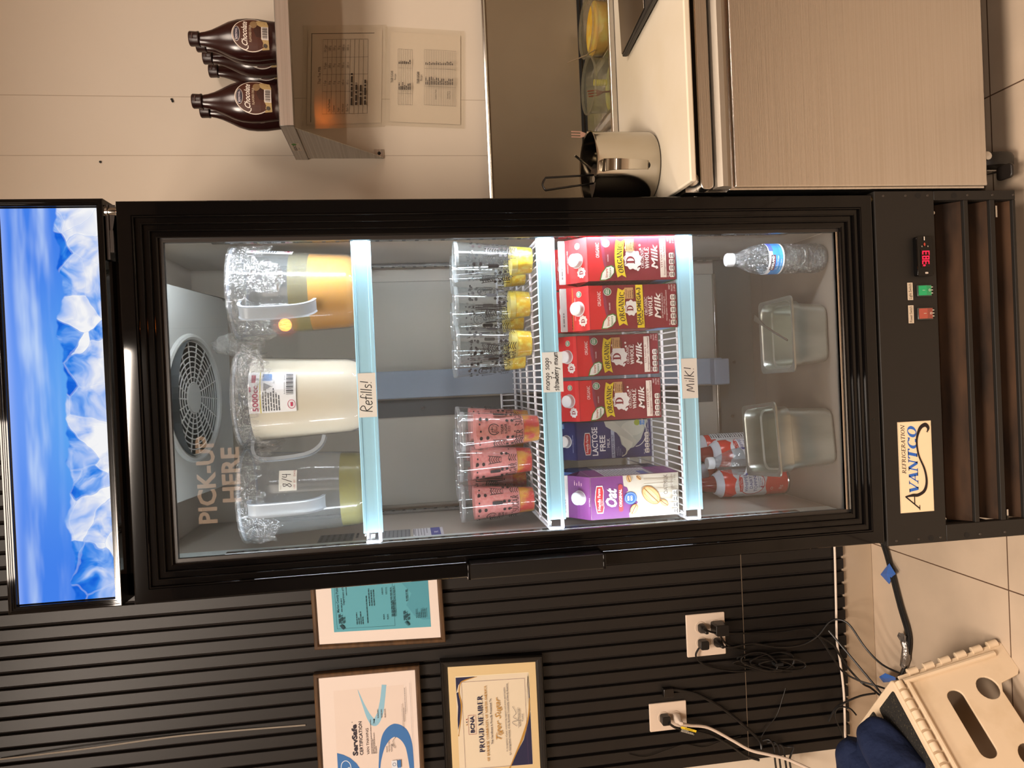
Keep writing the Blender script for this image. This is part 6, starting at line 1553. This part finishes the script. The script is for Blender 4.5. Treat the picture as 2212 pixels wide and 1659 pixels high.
cord('black_cord', Cw((1430, 1488, .584), (1470, 1492, .58), (1510, 1502, .575), (1560, 1530, .575), (1610, 1570, .575), (1640, 1600, .575), (1645, 1620, .57)), .0042, m_cord, 'black cord crossing the slats diagonally above the two-socket outlet')
g = MB(); p = px(1440, 1494, Y=.584); g.rbox(p.x-.013, p.x+.012, .572, .588, p.z-.017, p.z+.012, .004, axis='y'); o = g.build('cable_box', mat('knob_black', '#120e0c', .3), bevel=.002); tag(o, 'small black box on the slats just above the two-socket outlet', 'wall box')
cord('thin_wire', Cw((1697, 1487, .583), (1690, 1510, .583), (1678, 1545, .582), (1655, 1575, .582), (1640, 1600, .58)), .0012, m_cord, 'very thin dark wire hanging down the slats under the coiled cord')
cord('thin_wire', Cw((1360, 1630, .584), (1395, 1635, .584), (1440, 1620, .584), (1480, 1608, .584), (1520, 1614, .584), (1560, 1600, .584), (1600, 1590, .583)), .0013, m_cord, 'thin dark wire wandering across the slats left of the two-socket outlet')
cord('white_cable', Cw((1801, 1170, .580), (1803, 1188, .580), (1806, 1300, .580), (1808, 1385, .580), (1815, 1430, .579), (1823, 1500, .578), (1826, 1600, .577), (1828, 1640, .577)), .0032, mat('cable_white', '#e6d6c6', .45), 'white cable fixed along the bottom edge of the slats')
cord('black_cord', Cw((1790, 1362, .570),) + Cw((1755, 1372, .575), (1735, 1378, .58)) [0:0] + [px(1905, 1500, Y=.47), px(1880, 1485, Y=.52), px(1862, 1475, Y=.55), px(1830, 1440, Y=.572), px(1800, 1395, Y=.578), px(1770, 1375, Y=.58)], .0030, m_cord, 'black cord rising from the floor strip to the slats')
cord('black_cord', [px(1790, 1558, Y=.575), px(1805, 1530, Y=.565), px(1830, 1515, Y=.55), px(1860, 1503, Y=.50), px(1890, 1498, Y=.45)], .0028, m_cord, 'black cord bowing over the skirting behind the stool')
cord('black_cord', [px(1830, 1610, Y=.56), px(1812, 1570, Y=.56), px(1803, 1545, Y=.56), px(1812, 1528, Y=.555), px(1835, 1530, Y=.54), px(1850, 1545, Y=.52)], .0022, m_cord, 'thin black cord curling up beside the navy cloth')
# thick twin cable on the floor from the fridge
pts = [px(1905, 1165, Z=.012), px(1915, 1195, Z=.010), px(1927, 1240, Z=.010), px(1945, 1310, Z=.010), px(1961, 1365, Z=.010), px(1963, 1400, Z=.010), px(1955, 1440, Z=.012), px(1940, 1468, Z=.03)]
cb = empty('floor_cable', (0, 0, 0), 'thick black twin cable running over the floor tiles from the fridge to the stool', 'cable')
for k, off in enumerate((-.0045, .0045)):
    g = MB(); P = smooth_path([p + V3(off*.9, -off*.9, 0) for p in pts], 6); g.tube(P, .0047, 8); g.build('wire', m_cord, cb, smooth=True)
# blue tape
def tape(name, quad, m, label, cat):
    g = MB(); n = len(quad); pts2 = [Vector(q) for q in quad]; cc = sum(pts2, Vector())/n + V3(0, 0, .006)
    g.add([tuple(p) for p in pts2] + [tuple(cc)], [(i, (i+1) % n, n) for i in range(n)])
    o = g.build(name, m, solid=.0006); tag(o, label, cat); return o
m_tape = mat('blue_tape', '#3a68b8', .55)
tape('painters_tape', [px(1921, 1217, Z=.022), px(1935, 1240, Z=.022), px(1927, 1246, Z=.014), px(1921, 1262, Z=.004), px(1902, 1241, Z=.006), px(1912, 1228, Z=.014)], m_tape, 'blue painter\'s tape flag on the floor cable near the fridge', 'tape')
tape('painters_tape', [px(1899, 1462, Z=.05), px(1912, 1454, Z=.05), px(1934, 1463, Z=.05), px(1936, 1472, Z=.03), px(1908, 1474, Z=.03)], m_tape, 'small piece of blue tape at the top corner of the stool', 'tape')
m_duct = mat('duct_tape', '#8f8a86', .25, metal=.8, bump=((60, 60, 60), .6, .01))
g = MB(); c0 = [px(1955, 1385, Z=.012), px(1958, 1400, Z=.013), px(1957, 1420, Z=.013), px(1952, 1440, Z=.013)]
g.tube(c0, [.013, .011, .0125, .010], 7); q = [px(1941, 1366, Z=.03), px(1950, 1368, Z=.022), px(1958, 1375, Z=.02), px(1955, 1390, Z=.02), px(1944, 1384, Z=.02), px(1938, 1374, Z=.03)]
g.add([tuple(p) for p in q], [tuple(range(6))])
o = g.build('silver_tape', m_duct, bevel=.001); tag(o, 'crumpled silver tape wrapped round the floor cable beside the stool', 'tape')
# cords bundle near the corner
for k, (x0, x1_) in enumerate(((1640, 1668), (1650, 1678), (1660, 1690), (1682, 1700))):
    cord('black_cord', [px(x0+8, 1600+4*k, Y=.575), px(x0+22, 1598+5*k, Y=.56), px(x0+32, 1615, Y=.555), px(x1_+6, 1640, Y=.555), px(x1_+10, 1670, Y=.555)], .0028, m_cord,
         ['black cord of the bundle at the left end of the slats, nearest the white cord', 'second black cord of the bundle at the left end of the slats', 'third black cord of the bundle at the left end of the slats', 'lowest black cord of the bundle at the left end of the slats'][k])

# ---------------------------------------------------------------- folding stool
m_stool = mat('stool_plastic', '#dbc5a8', .42, noise=((12, 12, 12), '#cdb594', .5, .75))
ez_ = .262; corner = px(1925, 1466, Z=ez_)
th = math.radians(141); sh = V3(math.cos(th), math.sin(th), 0); lo = V3(math.cos(th+math.radians(88)), math.sin(th+math.radians(88)), 0)
LS, SS = .31, .225
e = empty('step_stool', tuple(V3(corner.x, corner.y, 0) + lo*LS/2 + sh*SS/2), 'folding white plastic step stool with black gritty pads, on the floor left of the fridge', 'stool')
eo = Vector(e.location)
def SP(l, s, z): return tuple(V3(corner.x, corner.y, 0) + lo*l + sh*s + V3(0, 0, z) - eo)
# top plate in two halves with pads
ztop = ez_
g = MB()
def plate(g, l0, l1, s0, s1, z0, z1, r=.012):
    ring = rrect(l0, l1, s0, s1, r, 4); g.loft([[SP(a, b, z0) for a, b in ring], [SP(a, b, z1) for a, b in ring]])
plate(g, 0, LS, 0, SS, ztop-.022, ztop)
g.build('top', m_stool, e, bevel=.003)
m_pad = mat('grit_pad', '#1d1a17', .9, noise=((260, 260, 260), '#6a6048', .6, .78), bump=((300, 300, 300), 1, .004))
for s0, s1, l0 in ((.014, .098, .020), (.122, .196, .012)):
    g = MB(); plate(g, l0, LS-.02, s0, s1, ztop, ztop+.0015, .006); g.build('grip_pad', m_pad, e)
g = MB(); 
for k in range(2): plate(g, .035+.05*k, .036+.05*k, .102, .118, ztop, ztop+.0006, .0004)
plate(g, .035, .086, .1175, .1183, ztop, ztop+.0006, .0003); g.build('latch_line', mat('line_brown', '#6a5440', .6), e)
# front panel: splayed leg with slot, hole and arch
def panel(face, name, lab=None):
    """face 0 = near long side, 1 = far long side"""
    g = bmesh.new(); H = ztop-.018
    def out(l, z, d=0):                         # l along the long side, z height; leans outward towards the floor
        o = .060*(1-z/H)
        s = -o - d if face == 0 else SS + o + d
        return Vector(SP(l, s, z))
    ext = .028
    outer = []
    outer += [(-.004, H), (-ext*.6, H*.4), (-ext, .004), (-ext+.004, 0), (.038, 0), (.048, .008), (.058, .050), (.075, .058)]
    outer += [(LS-.075, .058), (LS-.058, .050), (LS-.048, .008), (LS-.038, 0), (LS+ext-.004, 0), (LS+ext, .004), (LS+ext*.6, H*.4), (LS+.004, H)]
    slot = rrect(.050, .195, H*.56, H*.56+.034, .0165, 5)
    holes = [slot, [(.062+.025*math.cos(2*PI*i/20), H*.335+.022*math.sin(2*PI*i/20)) for i in range(20)], [(.205+.025*math.cos(2*PI*i/20), H*.335+.022*math.sin(2*PI*i/20)) for i in range(20)]]
    vs = []; es = []
    for loop in [outer] + holes:
        v = [g.verts.new(out(a, b)) for a, b in loop]
        for i in range(len(v)): es.append(g.edges.new((v[i], v[(i+1) % len(v)])))
    bmesh.ops.triangle_fill(g, use_beauty=True, use_dissolve=False, edges=es)
    # give it thickness
    me = bpy.data.meshes.new(name); g.to_mesh(me); g.free(); me.materials.append(m_stool)
    o = link(name, me, e); md = o.modifiers.new('s', 'SOLIDIFY'); md.thickness = .006; md.offset = 1 if face == 0 else -1
    bv = o.modifiers.new('b', 'BEVEL'); bv.width = .0012; bv.segments = 2; bv.limit_method = 'ANGLE'
    return o, out, H
pn, outf, H = panel(0, 'front_leg_panel')
pf, outb, H = panel(1, 'rear_leg_panel')
# folding end panels and hinge barrels
def endp(l, sgn, name):
    g = MB(); H2 = ztop-.02
    a = [SP(l, .004, H2), SP(l, SS-.004, H2), SP(l-sgn*.022, SS+.045, .05), SP(l-sgn*.022, -.045, .05)]
    mid = []
    b = [(Vector(p)+lo*.005*sgn) for p in a]
    g.loft([a, [tuple(p) for p in b]]); return g.build(name, m_stool, e, bevel=.001)
endp(0.004, 1, 'end_panel'); endp(LS-.004, -1, 'end_panel')
l = .010
while l < LS-.02:                                # along the top front edge
    p0 = Vector(SP(l, -.002, ztop-.012)); p1 = Vector(SP(l+.017, -.002, ztop-.012)); g = MB(); g.tube([p0, p1], .0085, 10); g.build('hinge_barrel', m_stool, e, smooth=True, angle=.8); l += .0225
for l in (-.004, LS+.004):
    for k in range(6):
        t0 = .10+.155*k; z0 = H*(1-t0); z1 = H*(1-t0-.085)
        sg = -1 if l < .1 else 1
        a = outf(l+sg*.024*(1-z0/H), z0); b = outf(l+sg*.024*(1-z1/H), z1); g = MB(); g.tube([a, b], .0085, 10); g.build('hinge_barrel', m_stool, e, smooth=True, angle=.8)
g = MB()                                         # raised ridge along the edge of the front panel
g.tube([outf(.012, H-.004, .004), outf(-.004, .03, .004)], .0065, 8); g.tube([outf(.010, H-.012, .003), outf(LS-.01, H-.012, .003)], .006, 8)
g.build('panel_ridge', m_stool, e, smooth=True)

# navy cloth heaped on the stool
def cloth_lobe(g, a, b, r0, r1, seed):
    a, b = Vector(a), Vector(b); n = 22; K = 16; ax = (b-a).normalized(); u = ax.orthogonal().normalized(); v = ax.cross(u); rr = random.Random(seed); rings = []
    for k in range(K+1):
        t = k/K; c = a+(b-a)*t; rad = (r0+(r1-r0)*t)*min(1, math.sqrt(max(0, 1-(1-min(t*3, 1))**2))+.02)
        rings.append([tuple(c + (u*math.cos(2*PI*i/n)+v*math.sin(2*PI*i/n))*rad*(1+.10*math.sin(3*2*PI*i/n+seed+t*2)+.05*math.sin(5*2*PI*i/n+t*9))) for i in range(n)])
    g.loft(rings, cap=True)
g = MB()
z = ztop
cloth_lobe(g, px(1872, 1556, Z=z+.03), px(1960, 1690, Z=z+.035), .040, .055, 1)
cloth_lobe(g, px(1832, 1590, Z=z+.02), px(1880, 1720, Z=z+.02), .040, .060, 4)
cloth_lobe(g, px(1850, 1600, Z=z+.01), px(1920, 1730, Z=z+.01), .040, .060, 7)
o = g.build('navy_cloth', mat('navy_fabric', '#1a2440', .85, spec=.2, bump=((18, 18, 18), .6, .02)), smooth=True, angle=3, subd=1); tag(o, 'dark navy cloth bundled on the top of the step stool', 'cloth')
